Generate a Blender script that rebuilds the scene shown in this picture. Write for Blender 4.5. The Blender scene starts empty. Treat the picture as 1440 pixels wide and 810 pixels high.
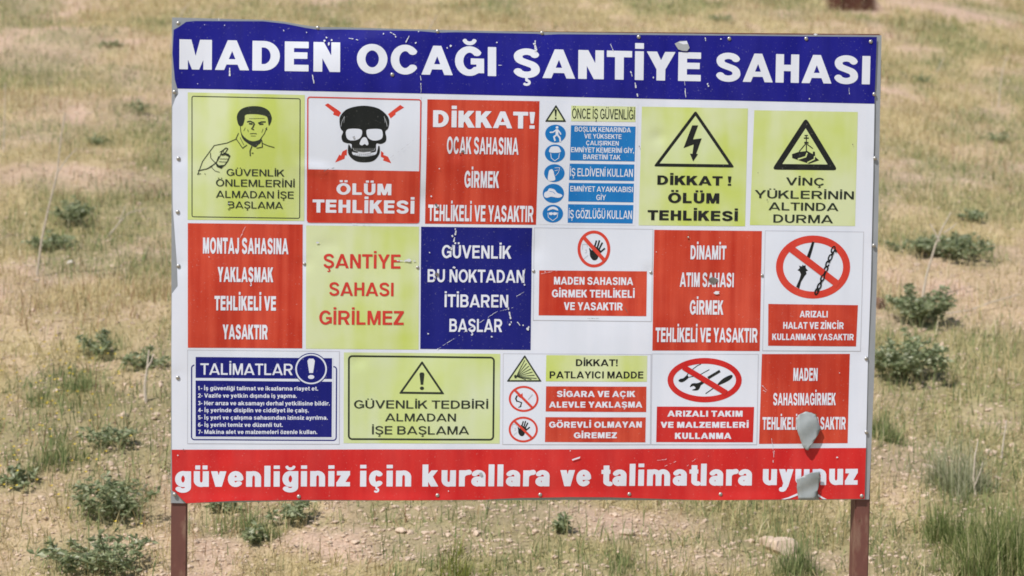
import bpy, bmesh, math, random
import numpy as np
from mathutils import Vector, Matrix
from mathutils.geometry import tessellate_polygon

random.seed(7)
rng = np.random.default_rng(7)
scene = bpy.context.scene
COL = scene.collection

# ------------------------------------------------------------------ camera
F_MM = 72.0
SIGN_Z = 1.0                      # height of the sign's lower edge
SIGN_W, SIGN_H = 3.0, 2.00833
YAW, PITCH, ROLL = 0.11758382, -0.06180756, 0.0150266
CAM = np.array([-1.09406721, -8.59730247, 1.44489511 + SIGN_Z])
fw = np.array([math.sin(YAW)*math.cos(PITCH), math.cos(YAW)*math.cos(PITCH), math.sin(PITCH)])
rt = np.cross(fw, [0, 0, 1]); rt /= np.linalg.norm(rt)
up = np.cross(rt, fw)
rt2 = math.cos(ROLL)*rt + math.sin(ROLL)*up
up2 = -math.sin(ROLL)*rt + math.cos(ROLL)*up
cam = bpy.data.cameras.new('camera')
cam.lens = F_MM; cam.sensor_width = 36.0; cam.clip_end = 3000; cam.clip_start = 0.05
cam.dof.use_dof = True; cam.dof.focus_distance = 8.75; cam.dof.aperture_fstop = 3.0
cam_o = bpy.data.objects.new('camera', cam); COL.objects.link(cam_o)
M = Matrix((rt2.tolist(), up2.tolist(), (-fw).tolist())).transposed().to_4x4()
M.translation = Vector(CAM.tolist())
cam_o.matrix_world = M
scene.camera = cam_o

# ------------------------------------------------------------------ light
SUN = np.array([-0.44, -0.40, 0.80]); SUN /= np.linalg.norm(SUN)
world = bpy.data.worlds.new('World'); scene.world = world; world.use_nodes = True
nt = world.node_tree
sky = nt.nodes.new('ShaderNodeTexSky'); sky.sky_type = 'NISHITA'; sky.sun_disc = False
sky.sun_elevation = math.asin(SUN[2]); sky.sun_rotation = math.atan2(SUN[0], SUN[1])
nt.links.new(sky.outputs[0], nt.nodes['Background'].inputs[0])
nt.nodes['Background'].inputs[1].default_value = 0.10
sun = bpy.data.lights.new('sun', 'SUN'); sun.energy = 4.75; sun.angle = math.radians(0.53); sun.color = (1, .965, .91)
sun_o = bpy.data.objects.new('sun', sun); COL.objects.link(sun_o)
sun_o.rotation_euler = Vector((-SUN).tolist()).to_track_quat('-Z', 'Y').to_euler()
sun_o.location = (-6, -6, 9)
scene.view_settings.view_transform = 'Standard'; scene.view_settings.look = 'None'
scene.view_settings.exposure = 0.0; scene.view_settings.gamma = 1.0
scene.view_settings.use_curve_mapping = False
scene.cycles.filter_width = 1.7
scene.cycles.max_bounces = 6

# ------------------------------------------------------------------ helpers
def tag(o, label=None, cat=None, group=None, kind=None):
    if label: o['label'] = label
    if cat: o['category'] = cat
    if group: o['group'] = group
    if kind: o['kind'] = kind
    return o

def link(name, me, mats, parent=None):
    o = bpy.data.objects.new(name, me); COL.objects.link(o)
    for m in (mats if isinstance(mats, (list, tuple)) else [mats]): me.materials.append(m)
    if parent is not None: o.parent = parent
    return o

def mesh_np(name, V, loops, sizes, mats, parent=None, matidx=None, attrs=None, smooth=False):
    """one mesh object from numpy arrays"""
    me = bpy.data.meshes.new(name)
    V = np.asarray(V, np.float32); loops = np.asarray(loops, np.int32); sizes = np.asarray(sizes, np.int32)
    me.vertices.add(len(V)); me.vertices.foreach_set('co', V.ravel())
    me.loops.add(len(loops)); me.loops.foreach_set('vertex_index', loops)
    me.polygons.add(len(sizes))
    st = np.concatenate([[0], np.cumsum(sizes)[:-1]]).astype(np.int32)
    me.polygons.foreach_set('loop_start', st)
    me.polygons.foreach_set('loop_total', sizes)
    if matidx is not None: me.polygons.foreach_set('material_index', np.asarray(matidx, np.int32))
    me.polygons.foreach_set('use_smooth', np.full(len(sizes), smooth, bool))
    me.update(calc_edges=True)
    for k, a in (attrs or {}).items():
        at = me.attributes.new(k, 'FLOAT', 'POINT'); at.data.foreach_set('value', np.asarray(a, np.float32))
    return link(name, me, mats, parent)

def hash2(ix, iy, seed):
    h = (ix.astype(np.int64)*374761393 + iy.astype(np.int64)*668265263 + seed*982451653) & 0xFFFFFFFF
    h = ((h ^ (h >> 13))*1274126177) & 0xFFFFFFFF
    return ((h ^ (h >> 16)) & 0xFFFF)/65535.0

def vnoise(x, y, seed=0):
    ix = np.floor(x); iy = np.floor(y); fx = x-ix; fy = y-iy
    fx = fx*fx*(3-2*fx); fy = fy*fy*(3-2*fy)
    a = hash2(ix, iy, seed); b = hash2(ix+1, iy, seed); c = hash2(ix, iy+1, seed); d = hash2(ix+1, iy+1, seed)
    return (a*(1-fx)+b*fx)*(1-fy)+(c*(1-fx)+d*fx)*fy

def fbm(x, y, seed=0, oct=3):
    s = 0; a = .5; t = 0
    for k in range(oct):
        s = s+a*vnoise(x*2**k+k*17.3, y*2**k+k*9.1, seed+k); t += a; a *= .5
    return s/t

def sstep(a, b, x):
    t = np.clip((x-a)/(b-a), 0, 1); return t*t*(3-2*t)

# ------------------------------------------------------------------ ground shape
def terrain(x, y):
    x = np.asarray(x, float); y = np.asarray(y, float)
    t = np.clip(y-0.6, 0, None)
    z = 0.215*(t-1.2*(1-np.exp(-t/1.2)))
    far = np.clip(y-42, 0, None)
    z = z-0.14*far*(far/(far+25))
    w = sstep(.5, 5, y)
    z = z+w*(.55*(fbm(x/7.0, y/7.0, 3, 2)-.5)+.16*(fbm(x/1.9, y/1.9, 5, 2)-.5))
    return z

def terrain_fine(x, y):
    z = terrain(x, y)
    z = z+.055*(fbm(x/.45, y/.45, 11, 3)-.5)+.03*(fbm(x/.11, y/.11, 15, 2)-.5)
    # a small earth cutting high on the slope
    cx, cy = BANK
    z = z+.62*sstep(0, .30, y-cy+.16*(fbm(x/.13, y/.2, 91, 2)-.5))*np.exp(-((x-cx+.12*(fbm(y/.15, x/.2, 93, 2)-.5))/.40)**4)*np.exp(-np.clip(y-cy-.3, 0, None)/1.5)
    return z

def pix_ray(u, v):
    d = fw+rt2*((u-720)/(F_MM/36*1440))+up2*((405-v)/(F_MM/36*1440))
    return d/np.linalg.norm(d)

def pix_ground(u, v):
    d = pix_ray(u, v); t = np.arange(8.6, 90, .04)
    p = CAM[None]+d[None]*t[:, None]
    below = p[:, 2] < terrain(p[:, 0], p[:, 1])
    i = int(np.argmax(below)) if below.any() else len(t)-1
    return p[i, 0], p[i, 1], t[i]
def px_per_m(t): return F_MM/36*1440/t
_b = pix_ground(1200, 14); BANK = (_b[0], _b[1])

# ------------------------------------------------------------------ materials
def new_mat(name):
    m = bpy.data.materials.new(name); m.use_nodes = True
    return m, m.node_tree, m.node_tree.nodes['Principled BSDF']

def noise_node(nt, scale=(1, 1, 1), nscale=1.0, detail=4, rough=.55):
    tc = nt.nodes.new('ShaderNodeTexCoord'); mp = nt.nodes.new('ShaderNodeMapping')
    mp.inputs['Scale'].default_value = scale
    n = nt.nodes.new('ShaderNodeTexNoise'); n.inputs['Scale'].default_value = nscale
    n.inputs['Detail'].default_value = detail; n.inputs['Roughness'].default_value = rough
    nt.links.new(tc.outputs['Object'], mp.inputs[0]); nt.links.new(mp.outputs[0], n.inputs['Vector'])
    return n

def ramp(nt, src, stops):
    r = nt.nodes.new('ShaderNodeValToRGB')
    e = r.color_ramp.elements
    while len(e) < len(stops): e.new(.5)
    for k, (p, c) in enumerate(stops): e[k].position = p; e[k].color = (*c, 1)
    nt.links.new(src, r.inputs[0]); return r

def mix(nt, fac, a, b, mode='MIX'):
    m = nt.nodes.new('ShaderNodeMix'); m.data_type = 'RGBA'; m.blend_type = mode
    if isinstance(fac, float): m.inputs[0].default_value = fac
    else: nt.links.new(fac, m.inputs[0])
    for i, s in ((6, a), (7, b)):
        if isinstance(s, tuple): m.inputs[i].default_value = (*s, 1)
        else: nt.links.new(s, m.inputs[i])
    return m.outputs[2]

def vinyl(name, c1, c2, band=14.0, blot=1.3, dust=.10, rough=.45, spec=.2):
    """printed vinyl: faded in vertical print bands, cloudy bleaching, fine specks of dust"""
    m, nt, b = new_mat(name)
    n1 = noise_node(nt, (band, 1, .7), 1.0, 3); n2 = noise_node(nt, (1, 1, 1), blot*2.2, 3)
    a = nt.nodes.new('ShaderNodeMath'); a.operation = 'ADD'
    nt.links.new(n1.outputs[0], a.inputs[0]); nt.links.new(n2.outputs[0], a.inputs[1])
    r = nt.nodes.new('ShaderNodeMapRange'); r.inputs[1].default_value = .84; r.inputs[2].default_value = 1.16
    nt.links.new(a.outputs[0], r.inputs[0])
    c = mix(nt, r.outputs[0], c1, c2)
    sp = noise_node(nt, (1, 1, 1), 130, 2, .7)
    rr = ramp(nt, sp.outputs[0], [(.66, (0, 0, 0)), (.76, (1, 1, 1))])
    d = noise_node(nt, (1.5, 1, .5), 4.0, 5, .65)
    dr = ramp(nt, d.outputs[0], [(.42, (0, 0, 0)), (.75, (1, 1, 1))])
    mu = nt.nodes.new('ShaderNodeMath'); mu.operation = 'MULTIPLY'; mu.inputs[1].default_value = dust
    nt.links.new(dr.outputs[0], mu.inputs[0])
    c = mix(nt, mu.outputs[0], c, (.50, .46, .40))
    m2 = nt.nodes.new('ShaderNodeMath'); m2.operation = 'MULTIPLY'; m2.inputs[1].default_value = .28
    nt.links.new(rr.outputs[0], m2.inputs[0])
    c = mix(nt, m2.outputs[0], c, (.6, .58, .54))
    nt.links.new(c, b.inputs['Base Color'])
    rg = nt.nodes.new('ShaderNodeMapRange'); rg.inputs[3].default_value = rough-.08; rg.inputs[4].default_value = rough+.14
    nt.links.new(d.outputs[0], rg.inputs[0]); nt.links.new(rg.outputs[0], b.inputs['Roughness'])
    b.inputs['Specular IOR Level'].default_value = spec
    return m

def plain(name, c, c2=None, rough=.6, scale=30, metal=0, bump=0):
    m, nt, b = new_mat(name)
    n = noise_node(nt, (1, 1, 1), scale, 5, .6)
    r = ramp(nt, n.outputs[0], [(.3, c), (.7, c2 or tuple(x*.8 for x in c))])
    nt.links.new(r.outputs[0], b.inputs['Base Color'])
    b.inputs['Roughness'].default_value = rough; b.inputs['Metallic'].default_value = metal
    if bump:
        bn = nt.nodes.new('ShaderNodeBump'); bn.inputs['Strength'].default_value = bump; bn.inputs['Distance'].default_value = .01
        nt.links.new(n.outputs[0], bn.inputs['Height']); nt.links.new(bn.outputs[0], b.inputs['Normal'])
    return m

def painted(name):
    m, nt, b = new_mat(name)
    n = noise_node(nt, (1, 1, .35), 9, 5, .65); n2 = noise_node(nt, (1, 1, .5), 45, 4, .7)
    c = ramp(nt, n.outputs[0], [(.3, (.12, .046, .038)), (.7, (.18, .068, .052))])
    k = ramp(nt, n2.outputs[0], [(.64, (0, 0, 0)), (.70, (1, 1, 1))])
    d = ramp(nt, n.outputs[0], [(.5, (0, 0, 0)), (.68, (1, 1, 1))])
    c1 = mix(nt, d.outputs[0], c.outputs[0], (.26, .17, .12))
    nt.links.new(mix(nt, k.outputs[0], c1, (.10, .045, .025)), b.inputs['Base Color'])
    b.inputs['Roughness'].default_value = .55
    bn = nt.nodes.new('ShaderNodeBump'); bn.inputs['Strength'].default_value = .25; bn.inputs['Distance'].default_value = .004
    nt.links.new(n2.outputs[0], bn.inputs['Height']); nt.links.new(bn.outputs[0], b.inputs['Normal'])
    return m

MT = dict(
    white=vinyl('white_vinyl', (.65, .69, .79), (.69, .72, .82), dust=.07),
    cell=vinyl('white_print', (.65, .69, .79), (.68, .72, .82), dust=.05),
    blue=vinyl('blue_print', (.006, .006, .185), (.010, .010, .23), dust=.015),
    navy=vinyl('navy_print', (.005, .008, .155), (.009, .012, .18), dust=.01),
    red=vinyl('orange_red_print', (.45, .032, .015), (.58, .070, .036), band=22, dust=.03),
    footer=vinyl('red_print', (.52, .016, .018), (.60, .026, .024), band=16, dust=.05),
    crimson=vinyl('crimson_print', (.50, .016, .016), (.56, .026, .022), dust=.03),
    yellow=vinyl('yellow_print', (.60, .66, .39), (.51, .60, .14), band=5, blot=1.3, dust=.04),
    pale=vinyl('pale_yellow_print', (.60, .67, .44), (.54, .63, .24), band=5, blot=1.3, dust=.04),
    cyan=vinyl('signal_blue_print', (.008, .16, .47), (.012, .19, .52), dust=.02),
    letter=vinyl('white_lettering', (.67, .70, .80), (.71, .74, .83), dust=.05),
    redletter=vinyl('red_lettering', (.55, .04, .03), (.60, .055, .04), dust=.02),
    ringred=vinyl('ring_red_print', (.58, .045, .030), (.62, .060, .036), dust=.03),
    black=vinyl('black_print', (.010, .012, .012), (.016, .018, .018), dust=.02),
    olive=vinyl('dark_olive_print', (.020, .028, .020), (.028, .036, .026), dust=.02),
    hair=vinyl('hairline_print', (.45, .46, .52), (.5, .5, .56), dust=.02),
    grey=vinyl('grey_print', (.33, .35, .37), (.38, .40, .42), dust=.02),
    scratch=vinyl('scratched_vinyl', (.60, .62, .68), (.68, .70, .76), dust=.1),
    scuff=plain('dark_scuff', (.10, .09, .085), (.20, .18, .16), .7, 60),
    rust=plain('rust_stain', (.22, .09, .03), (.30, .15, .06), .8, 80),
    plate=plain('galvanised_sheet', (.36, .38, .41), (.30, .32, .35), .42, 9, .25),
    back=plain('aluminium_back', (.33, .36, .37), (.25, .28, .29), .6, 18, .1),
    rivet=plain('zinc_rivet', (.50, .49, .47), (.36, .34, .32), .35, 60, .6),
    post=painted('brown_paint'),
)

# ------------------------------------------------------------------ lettering: a heavy grotesque drawn from strokes
class Field:
    def __init__(s, X, Y): s.X, s.Y, s.F = X, Y, np.full(X.shape, -9.0)
    def poly(s, pts):
        n = len(pts); best = np.full(s.X.shape, 1e9); ins = np.zeros(s.X.shape, bool)
        for i in range(n):
            x0, y0 = pts[i]; x1, y1 = pts[(i+1) % n]
            dx, dy = x1-x0, y1-y0; L = dx*dx+dy*dy+1e-12
            t = np.clip(((s.X-x0)*dx+(s.Y-y0)*dy)/L, 0, 1)
            best = np.minimum(best, (s.X-x0-t*dx)**2+(s.Y-y0-t*dy)**2)
            c = (y0 > s.Y) != (y1 > s.Y)
            with np.errstate(divide='ignore', invalid='ignore'):
                xx = x0+(s.Y-y0)*dx/(dy if dy else 1e-12)
            ins ^= c & (s.X < xx)
        d = np.sqrt(best); s.F = np.maximum(s.F, np.where(ins, d, -d))
    def rect(s, x0, y0, x1, y1): s.poly([(x0, y0), (x1, y0), (x1, y1), (x0, y1)])
    def path(s, pts, sx, sy, closed=False):
        P = [(x/sx, y/sy) for x, y in pts]
        if closed: P.append(P[0])
        GX, GY = s.X/sx, s.Y/sy; best = np.full(s.X.shape, 1e9); n = len(P)-1
        for i in range(n):
            (x0, y0), (x1, y1) = P[i], P[i+1]; dx, dy = x1-x0, y1-y0; L = dx*dx+dy*dy
            if L < 1e-12: continue
            t = ((GX-x0)*dx+(GY-y0)*dy)/L; tc = np.clip(t, 0, 1)
            d = (GX-x0-tc*dx)**2+(GY-y0-tc*dy)**2
            if not closed:
                if i == 0: d = np.where(t < 0, np.maximum(d, .25+(t*math.sqrt(L))**2), d)
                if i == n-1: d = np.where(t > 1, np.maximum(d, .25+((t-1)*math.sqrt(L))**2), d)
            best = np.minimum(best, d)
        s.F = np.maximum(s.F, (.5-np.sqrt(best))*min(sx, sy))

def arc(cx, cy, rx, ry, a0, a1, n=18):
    return [(cx+rx*math.cos(math.radians(a0+(a1-a0)*k/n)), cy+ry*math.sin(math.radians(a0+(a1-a0)*k/n))) for k in range(n+1)]
def bez(p0, p1, p2, p3, n=10):
    r = []
    for k in range(n+1):
        t = k/n; u = 1-t
        r.append(tuple(u**3*a+3*u*u*t*b+3*u*t*t*c+t**3*d for a, b, c, d in zip(p0, p1, p2, p3)))
    return r

WID = dict(A=1.06, B=.84, C=.93, D=.85, E=.74, F=.70, G=.95, H=.82, J=.62, K=.90, L=.68, M=1.0, N=.83, O=.98, P=.80, R=.88, S=.84, T=.82,
           U=.82, V=.94, Y=.94, Z=.78, a=.72, b=.74, c=.68, d=.74, e=.72, f=.44, g=.74, h=.70, k=.78, m=1.14, n=.70, o=.74, p=.74,
           r=.47, s=.66, t=.44, u=.70, v=.72, y=.72, z=.64)
for _d in '1234567': WID[_d] = .66
BASE = {'İ': 'I', 'Ö': 'O', 'Ü': 'U', 'Ğ': 'G', 'Ş': 'S', 'Ç': 'C', 'i': 'ı', 'ö': 'o', 'ü': 'u', 'ğ': 'g', 'ş': 's', 'ç': 'c'}
BEAR = {}
for _c in 'BDEFHIKLMNPRUbhkmnprlıdJu': BEAR[_c] = .075
for _c in 'AVYvyTKZz': BEAR[_c] = .02

def draw(f, ch, s, b):
    """adds glyph ch to the field; s = stem width, b = bar height (cap height 1)"""
    base = BASE.get(ch, ch)
    w = WID.get(base, s)
    if base in 'CGOQS': w += (s-.2)*.5
    x = .735; bl = b*.92
    R = f.rect
    sd = s*1.08
    if base in 'Iı': R(0, 0, w, 1 if base == 'I' else x)
    elif base == 'l': R(0, 0, w, 1)
    elif base == 'H': R(0, 0, s, 1); R(w-s, 0, w, 1); R(s/2, .52-b/2, w-s/2, .52+b/2)
    elif base in 'EF':
        R(0, 0, s, 1); R(s/2, 1-b, w, 1); R(s/2, .53-b/2, w*.95, .53+b/2)
        if base == 'E': R(s/2, 0, w, b)
    elif base == 'L': R(0, 0, s, 1); R(s/2, 0, w, b)
    elif base == 'T': R(w/2-s/2, 0, w/2+s/2, 1); R(0, 1-b, w, 1)
    elif base == 'A':
        q = sd*(1.0 if s < .24 else .93); f.poly([(0, 0), (q, 0), (w/2+q*.48, 1), (w/2-q*.48, 1)]); f.poly([(w, 0), (w-q, 0), (w/2-q*.48, 1), (w/2+q*.48, 1)])
        R(w*.22, .185, w*.78, .185+b*.82)
    elif base in 'Vv':
        h = 1 if base == 'V' else x
        f.poly([(0, h), (sd, h), (w/2+sd*.48, 0), (w/2-sd*.48, 0)]); f.poly([(w, h), (w-sd, h), (w/2-sd*.48, 0), (w/2+sd*.48, 0)])
    elif base == 'y':
        f.poly([(0, x), (sd, x), (w/2+sd*.5, .03), (w/2-sd*.35, .0)])
        f.poly([(w, x), (w-sd, x), (w/2-sd*.62, -.10), (w/2+sd*.32, -.10)])
        f.path([(w/2-sd*.1, -.06)]+bez((w/2-sd*.1, -.06), (w/2-.08, -.22), (.3*w, -.22), (.14*w, -.19)), s*.8, bl)
    elif base == 'N': R(0, 0, s*.97, 1); R(w-s*.97, 0, w, 1); f.poly([(0, 1), (sd*1.05, 1), (w, 0), (w-sd*1.05, 0)])
    elif base == 'M':
        q = s*.92; R(0, 0, q, 1); R(w-q, 0, w, 1)
        f.poly([(0, 1), (q*1.4, 1), (w/2+q*.42, 0), (w/2-q*.42, 0)]); f.poly([(w, 1), (w-q*1.4, 1), (w/2-q*.42, 0), (w/2+q*.42, 0)])
    elif base in 'Kk':
        h = 1 if base == 'K' else x
        R(0, 0, s, 1); wx = w-.03; k = (h-.22)/(wx-s*.8)
        lo = .22 if base == 'K' else .14; k = (h-lo)/(wx-s*.8); aw = 1.25*s if base == 'K' else 1.12*s
        f.poly([(wx-aw, h), (wx, h), (s*.8, lo), (s*.8, min(h*.98, lo+k*aw))])
        ux = s*.8+(.62*h-lo)/k
        f.poly([(w-1.28*s, 0), (w, 0), (ux, .62*h), (ux-s*.75, .62*h-k*s*.75)])
    elif base == 'Y':
        f.poly([(0, 1), (sd*1.1, 1), (w/2+s*.5, .38), (w/2-s*.5, .38)]); f.poly([(w, 1), (w-sd*1.1, 1), (w/2-s*.5, .38), (w/2+s*.5, .38)])
        R(w/2-s/2, 0, w/2+s/2, .45)
    elif base in 'Zz':
        h = 1 if base == 'Z' else x; bb = b if base == 'Z' else bl
        R(0.02, h-bb, w, h); R(0, 0, w, bb); f.poly([(0, bb*.8), (1.4*s, bb*.8), (w, h-bb*.8), (w-1.4*s, h-bb*.8)])
    elif base == 'D':
        R(0, 0, s, 1); f.path([(s*.4, b/2), (w*.42, b/2)]+arc(w*.42, .5, w*.58-s/2, .5-b/2, -90, 90)+[(s*.4, 1-b/2)], s, b)
    elif base == 'B':
        R(0, 0, s, 1); m = .525
        f.path([(s*.4, b/2), (w*.58, b/2)]+arc(w*.58, (b/2+m)/2, w*.42-s/2, (m-b/2)/2, -90, 90)+[(s*.4, m)], s, b)
        f.path([(s*.4, m), (w*.55, m)]+arc(w*.55, (m+1-b/2)/2, w*.40-s/2, (1-b/2-m)/2, -90, 90)+[(s*.4, 1-b/2)], s, b)
    elif base in 'PR':
        m = .43 if base == 'P' else .46
        R(0, 0, s, 1); f.path([(s*.4, m), (w*.55, m)]+arc(w*.55, (m+1-b/2)/2, w*.44-s/2, (1-b/2-m)/2, -90, 90)+[(s*.4, 1-b/2)], s, b)
        if base == 'R': f.poly([(w*.40, .47), (w*.40+s*1.15, .47), (w, 0), (w-1.25*s, 0)])
    elif base == 'O': f.path(arc(w/2, .5, w/2-s/2, .512-b/2, 0, 360, 48)[:-1], s, b, True)
    elif base == 'C': f.path(arc(w/2+.01, .5, w/2-s/2, .512-b/2, 36, 324, 40), s, b)
    elif base == 'G':
        f.path(arc(w/2, .5, w/2-s/2, .512-b/2, 38, 318, 40), s, b)
        R(w*.54, .385, w, .385+b*.95); R(w-s*.92, .09, w, .40)
    elif base in 'Ss':
        h = 1 if base == 'S' else x; bb = b if base == 'S' else bl
        rx = w/2-s/2-.01; uy = .745*h; ly = .265*h
        f.path(arc(w/2, uy, rx-.015, h+.012-bb/2-uy, 8, 180, 16)+bez((w/2-rx+.015, uy), (w/2-rx+.015, .56*h), (w/2-.10, .565*h), (w/2, .515*h))
               + bez((w/2, .515*h), (w/2+.12, .465*h), (w/2+rx, .45*h), (w/2+rx, ly))+arc(w/2, ly, rx, ly+.012-bb/2, 0, -172, 16), s*.97, bb)
    elif base == 'U': f.path([(s/2, 1), (s/2, .36)]+arc(w/2, .36, w/2-s/2, .372-b/2, 180, 360, 20)+[(w-s/2, .36), (w-s/2, 1)], s, b)
    elif base == 'J': f.path([(w-s/2, 1), (w-s/2, .30)]+arc(w/2, .30, w/2-s/2, .312-b/2, 0, -172, 20), s, b)
    elif base in 'nhmr':
        R(0, 0, s, 1 if base == 'h' else x)
        def arch(x0, x1, a1=0):
            c = (x0+x1)/2
            p = [(x0, .35)]+arc(c, x-.30, (x1-x0)/2, .312-bl/2, 180, a1, 14)
            if a1 == 0: p += [(x1, 0)]
            f.path(p, s, bl)
        if base == 'r': f.path(arc(.47*1.05, x-.32, .47*1.05-s/2, .33-bl/2, 180, 84, 12), s, bl*1.1)
        elif base == 'm': arch(s/2, w/2); arch(w/2, w-s/2)
        else: arch(s/2, w-s/2)
    elif base == 'u': R(w-s, 0, w, x); f.path([(s/2, x), (s/2, .30)]+arc(w/2, .30, w/2-s/2, .312-bl/2, 180, 360, 18), s, bl)
    elif base in 'odbpg':
        f.path(arc(w/2, x/2, w/2-s/2, x/2+.012-bl/2, 0, 360, 40)[:-1], s, bl, True)
        if base == 'd': R(w-s, 0, w, 1)
        if base == 'b': R(0, 0, s, 1)
        if base == 'p': R(0, -.28, s, x)
        if base == 'g':
            R(w-s, 0, w, x); f.path([(w-s/2, .3), (w-s/2, -.03)]+arc(w/2, -.03, w/2-s/2, .25-bl/2, 0, -165, 16), s, bl)
    elif base == 'c': f.path(arc(w/2, x/2, w/2-s/2, x/2+.012-bl/2, 38, 322, 30), s, bl)
    elif base == 'e':
        f.path(arc(w/2, x/2, w/2-s/2, x/2+.012-bl/2, -6, 322, 36), s, bl); R(s*.5, x/2-bl*.42, w-s*.25, x/2+bl*.42)
    elif base == 'a':
        R(w-s-.02, 0.0, w-.02, .5)
        f.path(arc(w/2-.01, x-.25, w/2-s/2-.01, .262-bl/2, 0, 160, 18), s, bl)
        f.path(arc(w*.42, .225, w*.42-s/2, .237-bl/2, 0, 360, 30)[:-1], s*.95, bl*.92, True)
        R(w*.42, .45-bl*.86, w-s*.6, .45)
    elif base == 'f':
        R(.10, 0, .10+s, .8); R(0, x-bl*.9, w*.95, x); f.path([(.10+s/2, .6)]+arc(.10+s/2+.2, .76, .2, .25-bl/2, 180, 90, 10), s, bl)
    elif base == 't':
        R(.10, .2, .10+s, .93); R(0, x-bl*.9, w, x); f.path([(.10+s/2, .4)]+arc(.10+s/2+.17, .2, .17, .205-bl/2, 180, 285, 10), s, bl)
    elif base == '1': R(w*.5-s/2, 0, w*.5+s/2, 1); f.poly([(w*.5, 1), (w*.5, .8), (.08, .66), (.08, .84)])
    elif base == '2': f.path(arc(w/2, .70, w/2-s/2, .30-b/2, 170, -20, 16)+[(s*.6, b*.7)], s, b); R(0, 0, w, b)
    elif base == '3': f.path(arc(w/2, .74, w/2-s/2-.03, .26-b/2, 160, -80, 14), s, b); f.path(arc(w/2, .27, w/2-s/2, .27-b/2, 85, -160, 14), s, b)
    elif base == '4': R(w*.55, 0, w*.55+s, 1); R(0, .2, w, .2+b); f.poly([(0, .22), (s, .22), (w*.55+s, 1), (w*.55, 1)])
    elif base == '5': R(.05, 1-b, w*.95, 1); R(.05, .45, .05+s*.8, 1); f.path(arc(w/2, .32, w/2-s/2, .32-b/2, 140, -155, 18), s, b)
    elif base == '6': f.path(arc(w/2, .32, w/2-s/2, .32-b/2, 0, 360, 24)[:-1], s, b, True); f.path(bez((s/2, .32), (s/2, .8), (w*.35, 1-b/2), (w*.85, 1-b/2)), s, b)
    elif base == '7': R(0, 1-b, w, 1); f.poly([(w*.22, 0), (w*.22+s, 0), (w, 1-b), (w-s, 1-b)])
    elif base == '!': f.poly([(0, 1), (s*1.1, 1), (s*.85, .31), (s*.25, .31)]); R(.05*s, 0, 1.05*s, .2)
    elif base == '-': R(0, .30, .34, .30+b); w = .34
    elif base == '.': R(0, 0, s, .20)
    elif base == ',': R(0, 0, s, .20); f.poly([(s*.4, 0), (s, 0), (s*.9, -.14), (s*.3, -.17)])
    top = 1 if ch.isupper() else x
    if ch == 'İ': R(w/2-s/2, 1.085, w/2+s/2, 1.085+b*.9)
    if ch == 'i': R(w/2-s/2, .845, w/2+s/2, 1.01)
    if ch in 'ÖÜöü':
        for dx in (-.17, .17): R(w/2+dx-min(s*.42, .115), top+.085, w/2+dx+min(s*.42, .115), top+.085+b*.85)
    if ch in 'Ğğ': f.path(arc(w/2, top+.24, .17, .13, 185, 355, 12), s*.5, b*.6)
    if ch in 'ŞÇşç': f.path([(w/2, .02), (w/2, -.09)]+arc(w/2, -.165, .095, .075, 75, -150, 12), .085, .085)
    return w

CASES = {1: [(3, 0)], 2: [(0, 1)], 3: [(3, 1)], 4: [(1, 2)], 5: [(3, 2), (1, 0)], 6: [(0, 2)], 7: [(3, 2)], 8: [(2, 3)], 9: [(2, 0)],
         10: [(0, 3), (2, 1)], 11: [(2, 1)], 12: [(1, 3)], 13: [(1, 0)], 14: [(0, 3)]}
def contours(F, x0, y0, h):
    I = F > 0
    code = I[:-1, :-1]*1+I[:-1, 1:]*2+I[1:, 1:]*4+I[1:, :-1]*8
    nx = {}; pos = {}
    for i, j in np.argwhere((code > 0) & (code < 15)):
        i = int(i); j = int(j)
        E = [('h', i, j), ('v', i, j+1), ('h', i+1, j), ('v', i, j)]
        for a, c in CASES[int(code[i, j])]:
            for e in (E[a], E[c]):
                if e not in pos:
                    k, p, q = e
                    f0 = F[p, q]; f1 = F[p, q+1] if k == 'h' else F[p+1, q]
                    t = f0/(f0-f1)
                    pos[e] = (x0+(q+(t if k == 'h' else 0))*h, y0+(p+(t if k == 'v' else 0))*h)
            nx[E[a]] = E[c]
    out = []
    while nx:
        s = next(iter(nx)); L = []; e = s
        while e in nx: L.append(pos[e]); e = nx.pop(e)
        if len(L) > 4: out.append(simplify(L))
    return out

def simplify(L, tol=.0035):
    P = np.array(L)
    k = int(np.argmax(((P-P[0])**2).sum(1)))
    def dp(A):
        if len(A) < 3: return A
        a, b = A[0], A[-1]; d = b-a; n = math.hypot(*d)+1e-12
        dist = np.abs(d[0]*(A[:, 1]-a[1])-d[1]*(A[:, 0]-a[0]))/n
        m = int(np.argmax(dist))
        if dist[m] < tol: return np.array([a, b])
        return np.concatenate([dp(A[:m+1])[:-1], dp(A[m:])])
    q = np.concatenate([dp(P[:k+1])[:-1], dp(np.concatenate([P[k:], P[:1]]))[:-1]])
    return [tuple(v) for v in q]

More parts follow.
